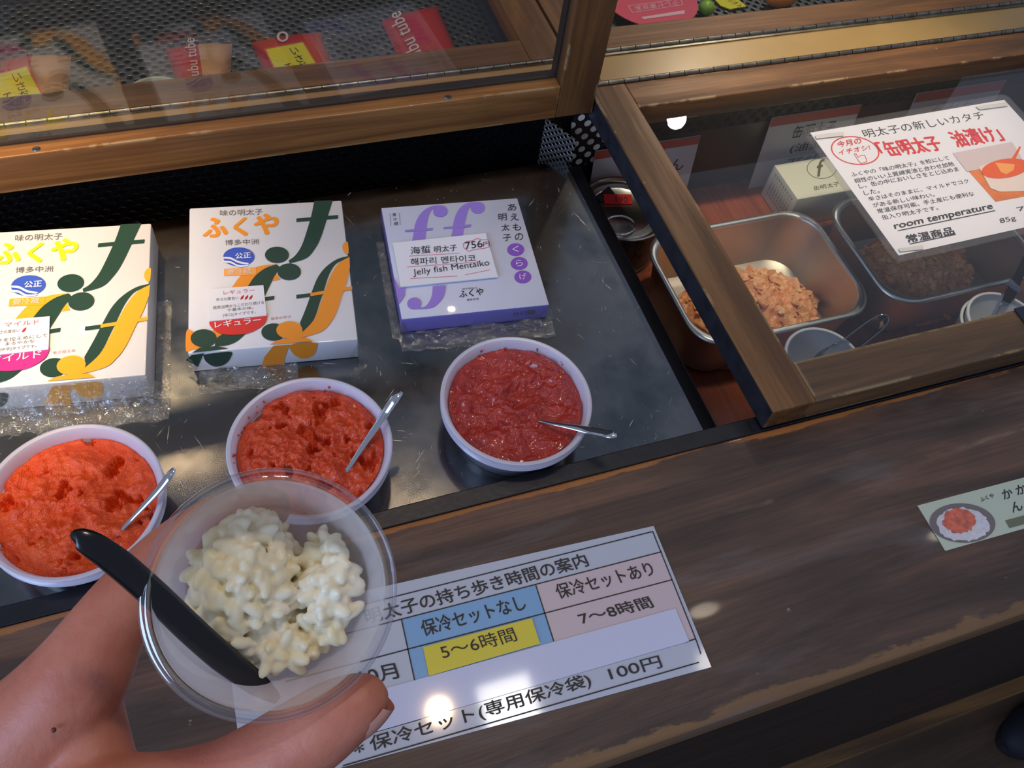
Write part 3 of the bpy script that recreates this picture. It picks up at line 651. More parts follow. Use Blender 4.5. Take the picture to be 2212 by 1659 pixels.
# ------------------------------------------------------------------ roe tubs and their spoons
ZR = 0.0165                                  # tub rims
tub_xy = [(-0.1148, 0.2810), (0.0216, 0.2812), (0.1570, 0.2812)]
ROE = [roe_mat('bright orange roe', S(226, 74, 20), S(236, 84, 26), S(243, 98, 38), 0.40, 0.15), roe_mat('deep orange roe', S(206, 64, 22), S(220, 74, 28), S(230, 92, 42), 0.34, 0.3), roe_mat('red wet roe', S(164, 36, 20), S(180, 44, 28), S(198, 66, 50), 0.22, 0.7)]
tub_lab = ['round white tub of bright orange roe below the box with yellow lettering', 'round white tub of roe partly covered by the held clear cup', 'round white tub of wet red roe in front of the purple box']
roe_lab = ['bright orange roe heaped in the tub under the black spoon handle', 'deep orange roe filling the tub behind the held clear cup', 'glossy red roe with jellyfish in the tub before the purple box']
RT, RI = 0.0500, 0.0452
def roe_height(i, x, y, r):
    p = Vector((x*1000, y*1000, i*37.0))
    rr = r/RI
    if i == 0:
        h = 0.0048*fbm(p/19, 3)+0.0018*fbm(p/5.5, 3)+0.0009*fbm(p/2.2, 2)+0.0025*(1-rr*rr)
        pit = max(0, fbm(p/15+Vector((9, 3, 1)), 4)-0.40); h -= min(pit*0.06, 0.010)
    elif i == 1:
        h = 0.0036*fbm(p/14, 3)+0.0022*fbm(p/5.0, 3)+0.0010*fbm(p/2.0, 2)+0.0015*(1-rr*rr)
        pit = max(0, fbm(p/11+Vector((4, 8, 2)), 4)-0.33); h -= min(pit*0.05, 0.009)
    else:
        h = 0.0040*fbm(p/13, 3)+0.0016*fbm(p/5.0, 2)+0.0006*fbm(p/2.2, 2)
        h = max(h, -0.0022+0.0004*fbm(p/9, 2))-0.0012*(1-rr*rr)
    return h
for i, (tx_, ty_) in enumerate(tub_xy):
    M_ = Matrix.Translation((tx_, ty_, ZT))
    hh = ZR-ZT
    bm = nb()
    lathe(bm, [(0.0001, 0.0010), (0.0360, 0.0010), (0.0385, 0.0002), (0.0400, 0.0030), (0.0440, hh-0.0105), (0.0452, hh-0.0098), (0.0490, hh-0.0096), (0.0500, hh-0.0085), (0.0490, hh-0.0072), (0.0472, hh-0.0062), (0.0480, hh-0.0030), (0.0500, hh-0.0014), (0.0502, hh-0.0004), (0.0494, hh), (0.0476, hh-0.0004), (0.0464, hh-0.0024), (RI, hh-0.0060), (0.0400, 0.0035), (0.0001, 0.0032)], 96, M_)
    tg = thing('sample_tub', tub_lab[i], 'tub', (tx_, ty_, ZT), 'round plastic tubs of roe')
    obj('tub', bm, TUB, tg, 35)
    nr, ns = 64, 200; zf = [0.0072, 0.0055, 0.0055][i]
    bm = nb(); prev = None
    c0 = bm.verts.new((tx_, ty_, ZR-zf+roe_height(i, 0, 0, 0)))
    for k in range(1, nr+1):
        r = (RI-0.0006)*k/nr; ring = []
        for j in range(ns):
            a = 2*math.pi*j/ns; x, y = r*math.cos(a), r*math.sin(a)
            edge = max(0, (k/nr-0.90)/0.10)
            h = roe_height(i, x, y, r)*(1-0.6*edge)-0.0012*edge
            ring.append(bm.verts.new((tx_+x, ty_+y, ZR-zf+h)))
        if prev is None:
            for j in range(ns): bm.faces.new((c0, ring[j], ring[(j+1) % ns]))
        else:
            for j in range(ns): bm.faces.new((prev[j], ring[j], ring[(j+1) % ns], prev[(j+1) % ns]))
        prev = ring
    low = [bm.verts.new((tx_+0.9*(v.co.x-tx_), ty_+0.9*(v.co.y-ty_), ZT+0.012)) for v in prev]
    for j in range(ns): bm.faces.new((prev[j], low[j], low[(j+1) % ns], prev[(j+1) % ns]))
    bm.faces.new(low[::-1])
    ro = obj('roe', bm, ROE[i], None, 180); tag(ro, roe_lab[i], 'roe', None, 'stuff')
    # smears on the wall
    if i:
        bm = nb(); rnd = random.Random(i)
        for q in ([(2.85, 0.35), (2.2, 0.25), (1.15, 0.05)] if i == 1 else [(1.45, 0.05), (0.9, 0.04), (1.8, 0.05), (0.5, 0.04)]):
            for s_ in range(7 if q[1] > 0.1 else 2):
                a = q[0]+rnd.uniform(-1, 1)*q[1]; zz = ZR-rnd.uniform(0.002, 0.007); r = RI+0.0012*(zz-(ZR-0.006))/0.0036-0.0004
                Mx = Matrix.Translation((tx_+r*math.cos(a), ty_+r*math.sin(a), zz)) @ Matrix.Scale(rnd.uniform(0.6, 1.5), 4)
                bmesh.ops.create_icosphere(bm, subdivisions=1, radius=0.0008, matrix=Mx)
        obj('roe_smear', bm, ROE[i], ro, 180)
def sample_spoon(label, path, widths, tipm):
    t = thing('sample_spoon', label, 'spoon', path[0], 'small steel spoons in the roe tubs')
    pts = crom(path, 8); bm = nb()
    tube(bm, pts, interp(widths, 8), 12, 0.34, Vector((0, 0, 1)))
    fix(bm); obj('handle', bm, CHROME, t, 60)
    e = Vector(path[-1]); d = (Vector(path[-1])-Vector(path[-2])).normalized()
    bm = nb(); bmesh.ops.create_uvsphere(bm, u_segments=18, v_segments=10, radius=1.0, matrix=Matrix.Translation(e+d*0.008-Vector((0, 0, 0.0015))) @ d.to_track_quat('X', 'Z').to_matrix().to_4x4() @ Matrix.Diagonal((0.010, 0.0062, 0.0022, 1)))
    obj('bowl', bm, CHROME, t, 60)
    return t
sample_spoon('small steel spoon standing in the bright orange roe', [P(376, 1012, 0.034), P(364, 1030, 0.0325), P(335, 1066, 0.0255), P(285, 1120, 0.016), P(246, 1162, 0.0095), P(225, 1185, 0.004)], [0.0012, 0.0026, 0.0024, 0.0014, 0.0009, 0.0009], 0)
sample_spoon('bright steel spoon with a broad handle above the middle roe tub', [P(866, 846, 0.036), P(852, 862, 0.035), P(826, 902, 0.0265), P(782, 966, 0.018), P(742, 1028, 0.0095), P(728, 1050, 0.005)], [0.0018, 0.0031, 0.0026, 0.0016, 0.0012, 0.0010], 0)
sample_spoon('dark reflecting spoon handle over the right rim of the red roe tub', [P(1331, 937, 0.0300), P(1318, 938, 0.0295), P(1268, 928, 0.0215), P(1215, 918, 0.0165), P(1172, 910, 0.0105), P(1155, 906, 0.006)], [0.0016, 0.0030, 0.0028, 0.0016, 0.0010, 0.0010], 0)

# ------------------------------------------------------------------ inside the closed part of the pit
def rrect(cx, cy, hx, hy, r, z, n=10):
    out = []
    for sx, sy, a0 in ((1, 1, 0), (-1, 1, 90), (-1, -1, 180), (1, -1, 270)):
        for k in range(n+1):
            a = math.radians(a0+90*k/n); out.append(Vector((cx+sx*(hx-r)+r*math.cos(a), cy+sy*(hy-r)+r*math.sin(a), z)))
    return out
def loft(bm, loops, cap0=True, cap1=True):
    R_ = [[bm.verts.new(p) for p in L] for L in loops]; n = len(R_[0])
    for a, b in zip(R_, R_[1:]):
        for k in range(n): bm.faces.new((a[k], a[(k+1) % n], b[(k+1) % n], b[k]))
    if cap0: bm.faces.new(R_[0][::-1])
    if cap1: bm.faces.new(R_[-1])
PANSTEEL = plain('satin pan steel', S(206, 196, 184), 0.48, 1.0, var=0.05, vs_=30)
RIMSTEEL = plain('bright rim steel', S(232, 230, 226), 0.38, 1.0)
def steel_pan(label, x0, x1, y0, y1, zr):
    t = thing('steel_pan', label, 'pan', ((x0+x1)/2, (y0+y1)/2, ZP), 'rounded steel pans of fish flakes')
    cx, cy, hx, hy = (x0+x1)/2, (y0+y1)/2, (x1-x0)/2, (y1-y0)/2
    prof = [(0.016, ZP+0.0002), (0.010, ZP+0.004), (0.0046, zr-0.006), (0.0042, zr-0.003)]
    bm = nb(); loft(bm, [rrect(cx, cy, hx-i, hy-i, 0.030-i*0.5, z) for i, z in prof+[(0.0046, zr-0.003), (0.0105, ZP+0.0045), (0.017, ZP+0.0012)]])
    obj('pan_wall', fix(bm), PANSTEEL, t, 40)
    bm = nb(); loops = []
    for k in range(11):
        a = 2*math.pi*k/10
        loops.append(rrect(cx, cy, hx-0.0026+0.0028*math.cos(a), hy-0.0026+0.0028*math.cos(a), 0.030, zr-0.0016+0.0022*math.sin(a)))
    loft(bm, loops, False, False); obj('rolled_rim', fix(bm), RIMSTEEL, t, 60)
    return t
steel_pan('square steel pan of salmon pink flakes, half seen under the lid bar', 0.3430, 0.5190, 0.3315, 0.4590, -0.060)
steel_pan('shaded steel pan of flakes under the laminated sign', 0.5335, 0.7100, 0.3300, 0.4590, -0.060)
def flakes(label, c, rx, ry, h, seed, mat):
    rnd = random.Random(seed); bm = nb(); n = 84; V = {}
    def hgt(u, v):
        d = u*u+v*v
        p = Vector((u*rx*1000, v*ry*1000, seed*11.0))
        base = h*(1-d)**0.6 if d < 1 else 0
        return base+(0.0042*fbm(p/9, 3)+0.0026*fbm(p/3.2, 3)+0.0016*abs(fbm(p/1.7, 2)))*min(1, (1.02-d)*6) if d < 1.0 else -0.001
    for j in range(n+1):
        for i in range(n+1):
            u, v = -1.02+2.04*i/n, -1.02+2.04*j/n
            V[i, j] = bm.verts.new((c[0]+u*rx, c[1]+v*ry, c[2]+hgt(u, v)))
    for j in range(n):
        for i in range(n):
            u, v = -1.02+2.04*(i+.5)/n, -1.02+2.04*(j+.5)/n
            if u*u+v*v < 1.03: bm.faces.new((V[i, j], V[i+1, j], V[i+1, j+1], V[i, j+1]))
    for k in range(230):
        a = rnd.uniform(0, 6.28); r = math.sqrt(rnd.random())*0.95; u, v = r*math.cos(a), r*math.sin(a)
        s_ = rnd.choice((0.0022, 0.0028, 0.0035, 0.0045)) if k > 14 else rnd.uniform(0.006, 0.009)
        m = Matrix.Translation((c[0]+u*rx, c[1]+v*ry, c[2]+hgt(u, v)+s_*0.15)) @ Matrix.Rotation(rnd.uniform(0, 6.28), 4, 'Z') @ Matrix.Rotation(rnd.uniform(-0.7, 0.7), 4, 'X') @ Matrix.Rotation(rnd.uniform(-0.5, 0.5), 4, 'Y')
        npt = rnd.randint(6, 8); pts = []
        for q in range(npt):
            b = 6.283*q/npt; rr = s_*rnd.uniform(0.65, 1.15); pts.append(m @ Vector((rr*1.4*math.cos(b), rr*0.8*math.sin(b), s_*0.12*rnd.uniform(-1, 1))))
        prism(bm, pts, m.to_3x3() @ Vector((0, 0, -s_*0.28)))
    for v in [v for v in bm.verts if not v.link_faces]: bm.verts.remove(v)
    return tag(obj('fish_flakes', bm, mat, None, 50), label, 'flakes', None, 'stuff')
FLAKE = N('salmon flakes'); n_ = FLAKE.noise(FLAKE.coords(), 130, 4); FLAKE.p(color=FLAKE.ramp(n_, [(0.3, S(204, 126, 78)), (0.5, S(228, 156, 104)), (0.7, S(242, 188, 140))]), rough=0.42, sss=0.3, ssr=(0.004, 0.002, 0.001), sss_s=1.0, coat=0.25, normal=FLAKE.bump(FLAKE.noise(FLAKE.coords(), 500, 4), 0.5, 0.001))
flakes('salmon pink flakes heaped in the left steel pan', (0.4310, 0.3860, ZP+0.0030), 0.0760, 0.0520, 0.038, 3, FLAKE.m)
flakes('flakes lying in the dark shade below the laminated sign', (0.6140, 0.3890, ZP+0.0030), 0.0720, 0.0500, 0.036, 8, FLAKE.m)
CUPW = plain('white paper cup', S(214, 214, 222), 0.5, sss=0.1)
def paper_cup(label, c, rt, rb, zt, zb):
    t = thing('paper_cup', label, 'cup', (c[0], c[1], zb), 'white paper cups by the pans')
    M_ = Matrix.Translation((c[0], c[1], 0)); bm = nb()
    lathe(bm, [(0.0001, zb+0.002), (rb-0.001, zb+0.002), (rb, zb+0.0002), (rt-0.0012, zt-0.002), (rt-0.0018, zt-0.002), (rb-0.0012, zb+0.004), (0.0001, zb+0.004)], 56, M_); obj('cup_wall', bm, CUPW, t, 40)
    bm = nb(); lathe(bm, [(rt-0.0017+0.0014*math.cos(a), zt-0.0012+0.0013*math.sin(a)) for a in [2*math.pi*k/10 for k in range(11)]], 56, M_); obj('rolled_rim', bm, CUPW, t, 60)
paper_cup('white paper cup with bent tongs in front of the lit pan', (0.4340, 0.2920), 0.0330, 0.0235, -0.050, ZP+0.0002)
paper_cup('outer one of the two nested paper cups holding lettered tongs', (0.6220, 0.2900), 0.0355, 0.0240, -0.0640, ZP+0.0002)
paper_cup('inner one of the two nested paper cups holding lettered tongs', (0.6232, 0.2902), 0.0345, 0.0205, -0.0570, ZP+0.0050)
def strip(bm, path, wdir, wd, th, n=10):
    pts = crom(path, n); rings = []
    for i, p in enumerate(pts):
        t_ = (pts[min(i+1, len(pts)-1)]-pts[max(i-1, 0)]).normalized()
        wv = (Vector(wdir)-t_*t_.dot(Vector(wdir))).normalized()*wd[min(i//n, len(wd)-1)]/2 if hasattr(wd, '__len__') else (Vector(wdir)-t_*t_.dot(Vector(wdir))).normalized()*wd/2
        nv = t_.cross(wv).normalized()*th/2
        rings.append([bm.verts.new(p+a*wv+b*nv) for a, b in ((-1, -1), (1, -1), (1, 1), (-1, 1))])
    for a, b in zip(rings, rings[1:]):
        for k in range(4): bm.faces.new((a[k], a[(k+1) % 4], b[(k+1) % 4], b[k]))
    bm.faces.new(rings[0][::-1]); bm.faces.new(rings[-1])
DARKSTEEL = plain('dark mirror steel', S(150, 156, 168), 0.14, 1.0)
t = thing('tongs', 'bent steel tongs loop sticking out of the cup before the lit pan', 'tongs', P(1850, 730, -0.04), 'steel tongs in paper cups')
bm = nb(); strip(bm, [(0.425, 0.292, -0.098), P(1770, 768, -0.062), P(1815, 738, -0.045), P(1862, 703, -0.036), P(1893, 686, -0.033), P(1910, 690, -0.034), P(1902, 712, -0.037), P(1850, 755, -0.047), P(1800, 795, -0.062), (0.432, 0.282, -0.098)], (0.15, -0.25, 1), 0.0095, 0.0008)
obj('spring_strip', fix(bm), DARKSTEEL, t, 40)
t = thing('tongs', 'flat steel tongs with stamped letters in the nested paper cups', 'tongs', P(2190, 620, -0.04), 'steel tongs in paper cups')
bm = nb(); strip(bm, [P(2140, 712, -0.085), P(2163, 668, -0.058), P(2186, 628, -0.047), P(2196, 605, -0.043), P(2240, 520, -0.022), P(2290, 425, 0.000)], (0.9, 0.35, 0.2), 0.0125, 0.0009)
obj('arm', fix(bm), DARKSTEEL, t, 40)
# tin can with a ring pull
CX, CY, CR, CZ = 0.3490, 0.5050, 0.0410, -0.0700
can = thing('tin_can', 'tin can with ring pull and red price sticker below the lid bar', 'can', (CX, CY, ZP))
M_ = Matrix.Translation((CX, CY, 0)); bm = nb()
lathe(bm, [(0.0001, ZP+0.0010), (CR-0.004, ZP+0.0010), (CR-0.0005, ZP+0.0002), (CR, ZP+0.002), (CR-0.0015, ZP+0.003), (CR-0.0015, CZ-0.004), (CR-0.0012, CZ-0.0032)], 80, M_); obj('can_wall', bm, plain('dull label paper', S(120, 104, 80), 0.5, var=0.2, vs_=50), can, 40)
bm = nb(); lathe(bm, [(CR-0.0012, CZ-0.0032), (CR+0.0002, CZ-0.0024), (CR+0.0004, CZ-0.0006), (CR-0.0006, CZ), (CR-0.0022, CZ-0.0006), (CR-0.0034, CZ-0.0040), (CR-0.0060, CZ-0.0046), (CR-0.0070, CZ-0.0036), (CR-0.0120, CZ-0.0034), (CR-0.0130, CZ-0.0042), (0.0001, CZ-0.0042)], 80, M_); obj('can_top', bm, plain('can tin', S(206, 206, 196), 0.22, 1.0), can, 40)
bm = nb(); rp = P(1338, 489, CZ-0.003); path = [(rp.x+0.0145*math.cos(a), rp.y+0.0115*math.sin(a), CZ-0.0020+0.0012*math.sin(a*0.5)) for a in [2*math.pi*k/28 for k in range(29)]]
tube(bm, path, 0.0013, 8, 0.7, cap=False); obj('ring_pull', bm, STEEL, can, 60)
bm = nb(); text(bm, '8.2006', P(1452, 500, CZ-0.0030), P(1385, 512, CZ-0.0030), P(1455, 507, CZ-0.0030)); obj('stamped_date', bm, INK, can)
bm = nb(); prism(bm, [P(x, y, CZ-0.0022) for x, y in ((1304, 419), (1364, 420), (1366, 440), (1306, 439))], (0, 0, -0.0012)); e = obj('price_sticker', bm, plain('red sticker', S(206, 36, 40), 0.5), can)
bm = nb(); text(bm, '190', P(1330, 436, CZ-0.0020), P(1356, 438, CZ-0.0020), P(1330, 424, CZ-0.0020)); obj('price_digits', bm, INK, e)
bm = nb(); prism(bm, [P(x, y, CZ-0.0026) for x, y in ((1287, 424), (1315, 402), (1328, 418), (1300, 436))], (0, 0, -0.0009)); obj('dark_emblem', bm, INK, can)
bm = nb(); text(bm, 'か', *[PY(x, y, CY-CR+0.0004) for x, y in ((1344, 545), (1364, 542), (1342, 524))]); text(bm, 'か', *[PY(x, y, CY-CR+0.0004) for x, y in ((1372, 541), (1392, 537), (1370, 520))]); text(bm, 'ん', *[PY(x, y, CY-CR+0.0004) for x, y in ((1366, 560), (1386, 557), (1364, 543))]); obj('can_lettering', bm, INK, can)
# price cards against the back of the pit
CARDW = plain('price card', S(196, 186, 182), 0.5)
def price_card(label, x0, x1, zt, words, lean=0.010):
    t = thing('price_card', label, 'card', ((x0+x1)/2, 0.5555-lean, ZP), 'price cards standing at the back of the pit')
    up = Vector((0, lean, zt-ZP)); a, b = Vector((x0, 0.5550-lean, ZP+0.0002)), Vector((x1, 0.5550-lean, ZP+0.0002))
    bm = nb(); prism(bm, [a, b, b+up, a+up], (0, 0.0008, 0)); obj('card', fix(bm), CARDW, t)
    off = Vector((0, -0.0003, 0)); bm = nb(); poly(bm, [a+up*0.88+off, b+up*0.88+off, b+up+off, a+up+off]); obj('red_band', bm, plain('dull red band', S(178, 74, 62), 0.5), t)
    bm = nb()
    for s, u0, u1, v0, v1 in words: text(bm, s, a+(b-a)*u0+up*v0+off*1.4, a+(b-a)*u1+up*v0+off*1.4, a+(b-a)*u0+up*v1+off*1.4)
    obj('handwriting', bm, INK, t)
price_card('price card with red band seen behind the lid bar and the tin can', 0.336, 0.446, -0.045, [('かかん', 0.42, 0.90, 0.52, 0.70)])
price_card('price card leaning behind the small white carton', 0.522, 0.626, -0.036, [('缶明太子', 0.30, 0.78, 0.66, 0.84), ('(油漬)', 0.34, 0.76, 0.44, 0.58), ('756円', 0.36, 0.84, 0.22, 0.38)])
price_card('shaded price card behind the top edge of the laminated sign', 0.692, 0.806, -0.032, [('たかな', 0.26, 0.74, 0.60, 0.80)])
ct = thing('carton', 'small white carton with round emblem between the card and the pans', 'carton', (0.585, 0.511, ZP))
bm = nb(); box(bm, 0.531, 0.645, 0.4855, 0.5350, ZP+0.0002, -0.0795, 0.0012); obj('carton_body', bm, plain('cream carton', S(232, 226, 204), 0.45, coat=0.3), ct, 40)
c3 = crop(1400, 0, 812/2212)
bm = nb(); q_ = [P(*c3(x, y), -0.0792) for x, y in ell((1022, 990), 86, 60)]
for a, b in zip(q_, q_[1:]+q_[:1]): line(bm, a, b, 0.0006)
text(bm, 'f', P(*c3(995, 1040), -0.0792), P(*c3(1050, 1028), -0.0792), P(*c3(985, 945), -0.0792), shear=0.25, bold=0.02)
text(bm, '缶明太子', P(*c3(978, 1122), -0.0792), P(*c3(1130, 1092), -0.0792), P(*c3(970, 1096), -0.0792)); obj('lettering', bm, plain('brown ink', S(110, 96, 70), 0.5), ct)
bm = nb()
for k in range(9):
    yy = 0.528-k*0.0042
    text(bm, 'あじの明太子', (0.5308, yy, -0.084), (0.5308, yy, -0.112), (0.5308, yy-0.0030, -0.084))
obj('side_print', bm, INKGREY, ct)

# ------------------------------------------------------------------ laminated sign on the closed hatch
ZG = HZ-0.0095
c7 = crop(1750, 200, 462/2017)
zs = ZG+0.0008
def s7(x, y, l=0.0): return P(*c7(x, y), zs+l)
TLc, TRc, BLc = s7(0, 378), s7(1830, 68), s7(835, 1535)
BRc = TRc+(BLc-TLc)
sign = thing('laminated_sign', 'laminated white sign with red headline lying on the closed glass', 'sign', (TLc+BRc)/2)
ux = (TRc-TLc).normalized(); uy = (TLc-BLc).normalized(); mg = 0.0065
cen = (TLc+BRc)/2; hw = (TRc-TLc).length/2+mg; hh = (TLc-BLc).length/2+mg
def lam(z, r, hw_, hh_): return [cen+ux*p.x+uy*p.y+Vector((0, 0, z)) for p in rrect(0, 0, hw_, hh_, r, 0, 6)]
bm = nb(); loft(bm, [lam(-0.0006, 0.007, hw, hh), lam(0.0011, 0.007, hw, hh)]); obj('laminate', bm, LAMINATE, sign)
bm = nb(); prism(bm, [TLc, TRc, BRc, BLc], (0, 0, -0.0003)); sheet = obj('sheet', bm, plain('sign paper', S(226, 224, 228), 0.4), sign)
def tx7(bm, s, bl, br, tl, **k): text(bm, s, s7(*bl, 0.0003), s7(*br, 0.0003), s7(*tl, 0.0003), **k)
bm = nb(); tx7(bm, '明太子の新しいカタチ', (525, 428), (1658, 245), (480, 352), bold=-0.006)
L7 = [('ふくやの「味の明太子」を粒にして', (395, 795), (1320, 632), (375, 755)), ('相性のいい上質綿実油と合わせ加熱', (425, 855), (1365, 690), (408, 812)), ('し、缶の中においしさをとじ込めま', (470, 905), (1410, 738), (450, 862)), ('した。', (515, 968), (660, 945), (498, 925)), ('辛さはそのままに、マイルドでコク', (560, 1025), (1505, 850), (540, 985)), ('がある新しい味わい。', (600, 1085), (1180, 980), (582, 1042)), ('常温保存可能、手土産にも便利な', (645, 1140), (1555, 970), (625, 1098)), ('缶入り明太子です。', (690, 1200), (1215, 1105), (668, 1158))]
for L in L7: tx7(bm, *L)
tx7(bm, '85g', (1805, 1245), (1950, 1212), (1780, 1190)); tx7(bm, '7', (1965, 1120), (2040, 1105), (1940, 1085))
obj('black_lettering', bm, INK, sheet)
bm = nb(); tx7(bm, 'room temperature', (805, 1305), (1735, 1110), (785, 1240), bold=0.03); tx7(bm, '常温商品', (925, 1420), (1370, 1335), (895, 1345), bold=0.032)
line(bm, s7(828, 1303, 0.0003), s7(1745, 1112, 0.0003), 0.0009); line(bm, s7(940, 1428, 0.0003), s7(1375, 1336, 0.0003), 0.0009); obj('bold_lettering', bm, INK, sheet)
bm = nb(); tx7(bm, '「缶明太子', (700, 615), (1275, 540), (600, 470), bold=0.026); tx7(bm, '油漬け」', (1390, 520), (1845, 450), (1285, 370), bold=0.026)
q_ = [s7(*p, 0.0003) for p in ell((425, 545), 225, 128, 60, 0.16)]
for a, b in zip(q_, q_[1:]+q_[:1]): line(bm, a, b, 0.0011)
tx7(bm, '今月の', (262, 520), (490, 478), (245, 462), bold=0.015); tx7(bm, 'イチオシ!', (275, 590), (570, 535), (262, 545), bold=0.012)
hd = [(415, 578), (432, 574), (455, 610), (475, 592), (515, 590), (530, 625), (535, 650), (478, 668), (455, 640), (415, 578)]
for a, b in zip(hd, hd[1:]): line(bm, s7(*a, 0.0003), s7(*b, 0.0003), 0.0005)
obj('red_lettering', bm, INKRED, sheet)
ph = [(1345, 570), (1905, 465), (2180, 950), (1750, 1028)]
bm = nb(); poly(bm, [s7(*p, 0.0003) for p in ph]); pic = obj('food_picture', bm, plain('picture table orange', S(216, 120, 58), 0.4, var=0.25, vs_=40), sheet)
bm = nb(); poly(bm, [s7(*p, 0.0005) for p in [(1345, 570), (1905, 465), (2010, 640), (1480, 745)]]); obj('picture_backdrop', bm, plain('picture backdrop', S(208, 190, 190), 0.4), sheet)
bm = nb(); poly(bm, [s7(*p, 0.0007) for p in [(1590, 700), (1640, 790), (1700, 900), (1790, 935), (2030, 930), (2150, 900), (2150, 680), (1900, 640), (1700, 660)]]); obj('picture_bowl', bm, plain('picture bowl', S(226, 208, 198), 0.4), sheet)
bm = nb(); poly(bm, [s7(*p, 0.0009) for p in ell((1840, 715), 225, 90, 40, -0.15)]); poly(bm, [s7(*p, 0.0010) for p in [(1890, 640), (1975, 505), (1990, 512), (1925, 650)]]); obj('picture_soup', bm, plain('picture soup', S(226, 92, 34), 0.4), sheet)
bm = nb(); poly(bm, [s7(*p, 0.0010) for p in [(1745, 660), (1930, 675), (1920, 730), (1850, 770), (1800, 750)]]); obj('picture_bread', bm, plain('picture bread', S(240, 160, 80), 0.4), sheet)
bm = nb()
bm.free(); TAPE = plain('grey tape', S(186, 184, 178), 0.4)
for p in ([(45, 400), (310, 370), (320, 405), (60, 435)], [(1560, 130), (1850, 90), (1870, 125), (1600, 160)], [(830, 1470), (1060, 1440), (1075, 1475), (850, 1500)]):
    bm = nb(); poly(bm, [s7(*q, 0.0013) for q in p]); obj('tape_piece', bm, TAPE, sign)

# ------------------------------------------------------------------ notice and sticker on the worktop
c8 = crop(660, 1060, 940/2212)
def n8(x, y, l=0.0): return P(*c8(x, y), 0.0006+l)
a_, b_ = P(1412, 1136, 0.0006), P(1537, 1441, 0.0006)
ang = math.radians(-2.9); dx = Vector((math.cos(ang), math.sin(ang), 0)); wn = 0.262
notice = thing('paper_notice', 'laminated paper notice with a blue and pink timetable on the counter', 'notice', (a_+b_)/2-dx*wn/2)
bm = nb(); prism(bm, [a_, b_, b_-dx*wn, a_-dx*wn], (0, 0, -0.0004)); sheet = obj('sheet', bm, PAPER, notice)
def tx8(bm, s, bl, br, tl, l=0.0004, **k): text(bm, s, n8(*bl, l), n8(*br, l), n8(*tl, l), **k)
def pl8(name, pts, mat, l=0.0001): bm = nb(); poly(bm, [n8(*p, l) for p in pts]); return obj(name, bm, mat, sheet)
pl8('blue_column', [(488, 655), (1170, 478), (1262, 765), (560, 968)], plain('blue cell', S(112, 168, 214), 0.42, coat=0.5, coatr=0.06))
pl8('pink_column', [(1170, 478), (1810, 310), (1985, 752), (1262, 765)], plain('pink cell', S(206, 186, 192), 0.42, coat=0.5, coatr=0.06))
pl8('cover_strip', [(380, 1012), (1880, 598), (1950, 765), (230, 1262)], plain('cover paper', S(206, 210, 236), 0.45, coat=0.4, coatr=0.06), 0.0006)
pl8('yellow_slip', [(597, 795), (1150, 648), (1192, 778), (627, 942)], plain('yellow slip', S(226, 208, 40), 0.45, coat=0.4, coatr=0.06), 0.0009)
bm = nb()
for a, b in (((-190, 700), (1765, 207)), ((1765, 207), (1990, 770)), ((-100, 805), (1810, 310)), ((-100, 970), (520, 805)), ((520, 805), (1865, 452)), ((488, 655), (555, 965)), ((1170, 478), (1262, 765)), ((20, 1320), (585, 1160)), ((190, 1398), (2000, 872)), ((1930, 770), (1985, 752)), ((1990, 770), (2010, 830))):
    line(bm, n8(*a, 0.0003), n8(*b, 0.0003), 0.0007)
obj('table_rules', bm, INK, sheet)
bm = nb(); tx8(bm, '明太子の持ち歩き時間の案内', (315, 680), (1445, 382), (290, 605), bold=0.014); tx8(bm, '保冷セットなし', (602, 742), (1128, 602), (575, 662), bold=0.012); tx8(bm, '保冷セットあり', (1290, 552), (1780, 428), (1258, 478), bold=0.012)
tx8(bm, '7〜8時間', (1408, 682), (1775, 592), (1375, 622), bold=0.016); tx8(bm, '10月', (290, 990), (480, 952), (265, 912), bold=0.014)
tx8(bm, '*', (250, 1338), (302, 1325), (240, 1292), bold=0.012); tx8(bm, '保冷セット(専用保冷袋)', (338, 1338), (1462, 1002), (318, 1250), bold=0.012); tx8(bm, '100円', (1555, 965), (1818, 898), (1532, 902), bold=0.008)
obj('bold_lettering', bm, INK, sheet)
bm = nb(); tx8(bm, '5〜6時間', (702, 858), (1080, 762), (675, 785), 0.0012); obj('thin_lettering', bm, INK, sheet)
c5 = crop(1800, 900, 412/1709)
def k5(x, y, l=0.0): return P(*c5(x, y), 0.0005+l)
strip_ = thing('counter_sticker', 'pale green sticker strip with a rice bowl picture on the counter', 'sticker', k5(1700, 830))
a_, b_, d_ = k5(755, 797), k5(2500, 336), k5(1005, 1202)
bm = nb(); prism(bm, [a_, b_, b_+(d_-a_), d_], (0, 0, -0.0003)); sheet = obj('sheet', bm, plain('pale green sticker', S(196, 206, 182), 0.35, coat=0.6, coatr=0.05), strip_)
bm = nb(); poly(bm, [k5(*p, 0.0003) for p in ell((1158, 953), 296, 176, 48, 0.06)]); obj('picture_plate', bm, plain('plate picture', S(118, 106, 106), 0.35, coat=0.6, coatr=0.05), sheet)
rnd = random.Random(5)
bm = nb(); poly(bm, [k5(p[0]+rnd.uniform(-12, 12), p[1]+rnd.uniform(-10, 10), 0.0005) for p in ell((1165, 965), 235, 150, 44, 0.06)]); obj('picture_rice', bm, plain('rice picture', S(214, 210, 216), 0.35, coat=0.6, var=0.1, vs_=300), sheet)
bm = nb(); poly(bm, [k5(p[0]+rnd.uniform(-14, 14), p[1]+rnd.uniform(-12, 12), 0.0007) for p in ell((1130, 930), 150, 112, 36, 0.1)]); obj('picture_roe', bm, plain('roe picture', S(212, 100, 74), 0.35, coat=0.6, var=0.35, vs_=260), sheet)
bm = nb()
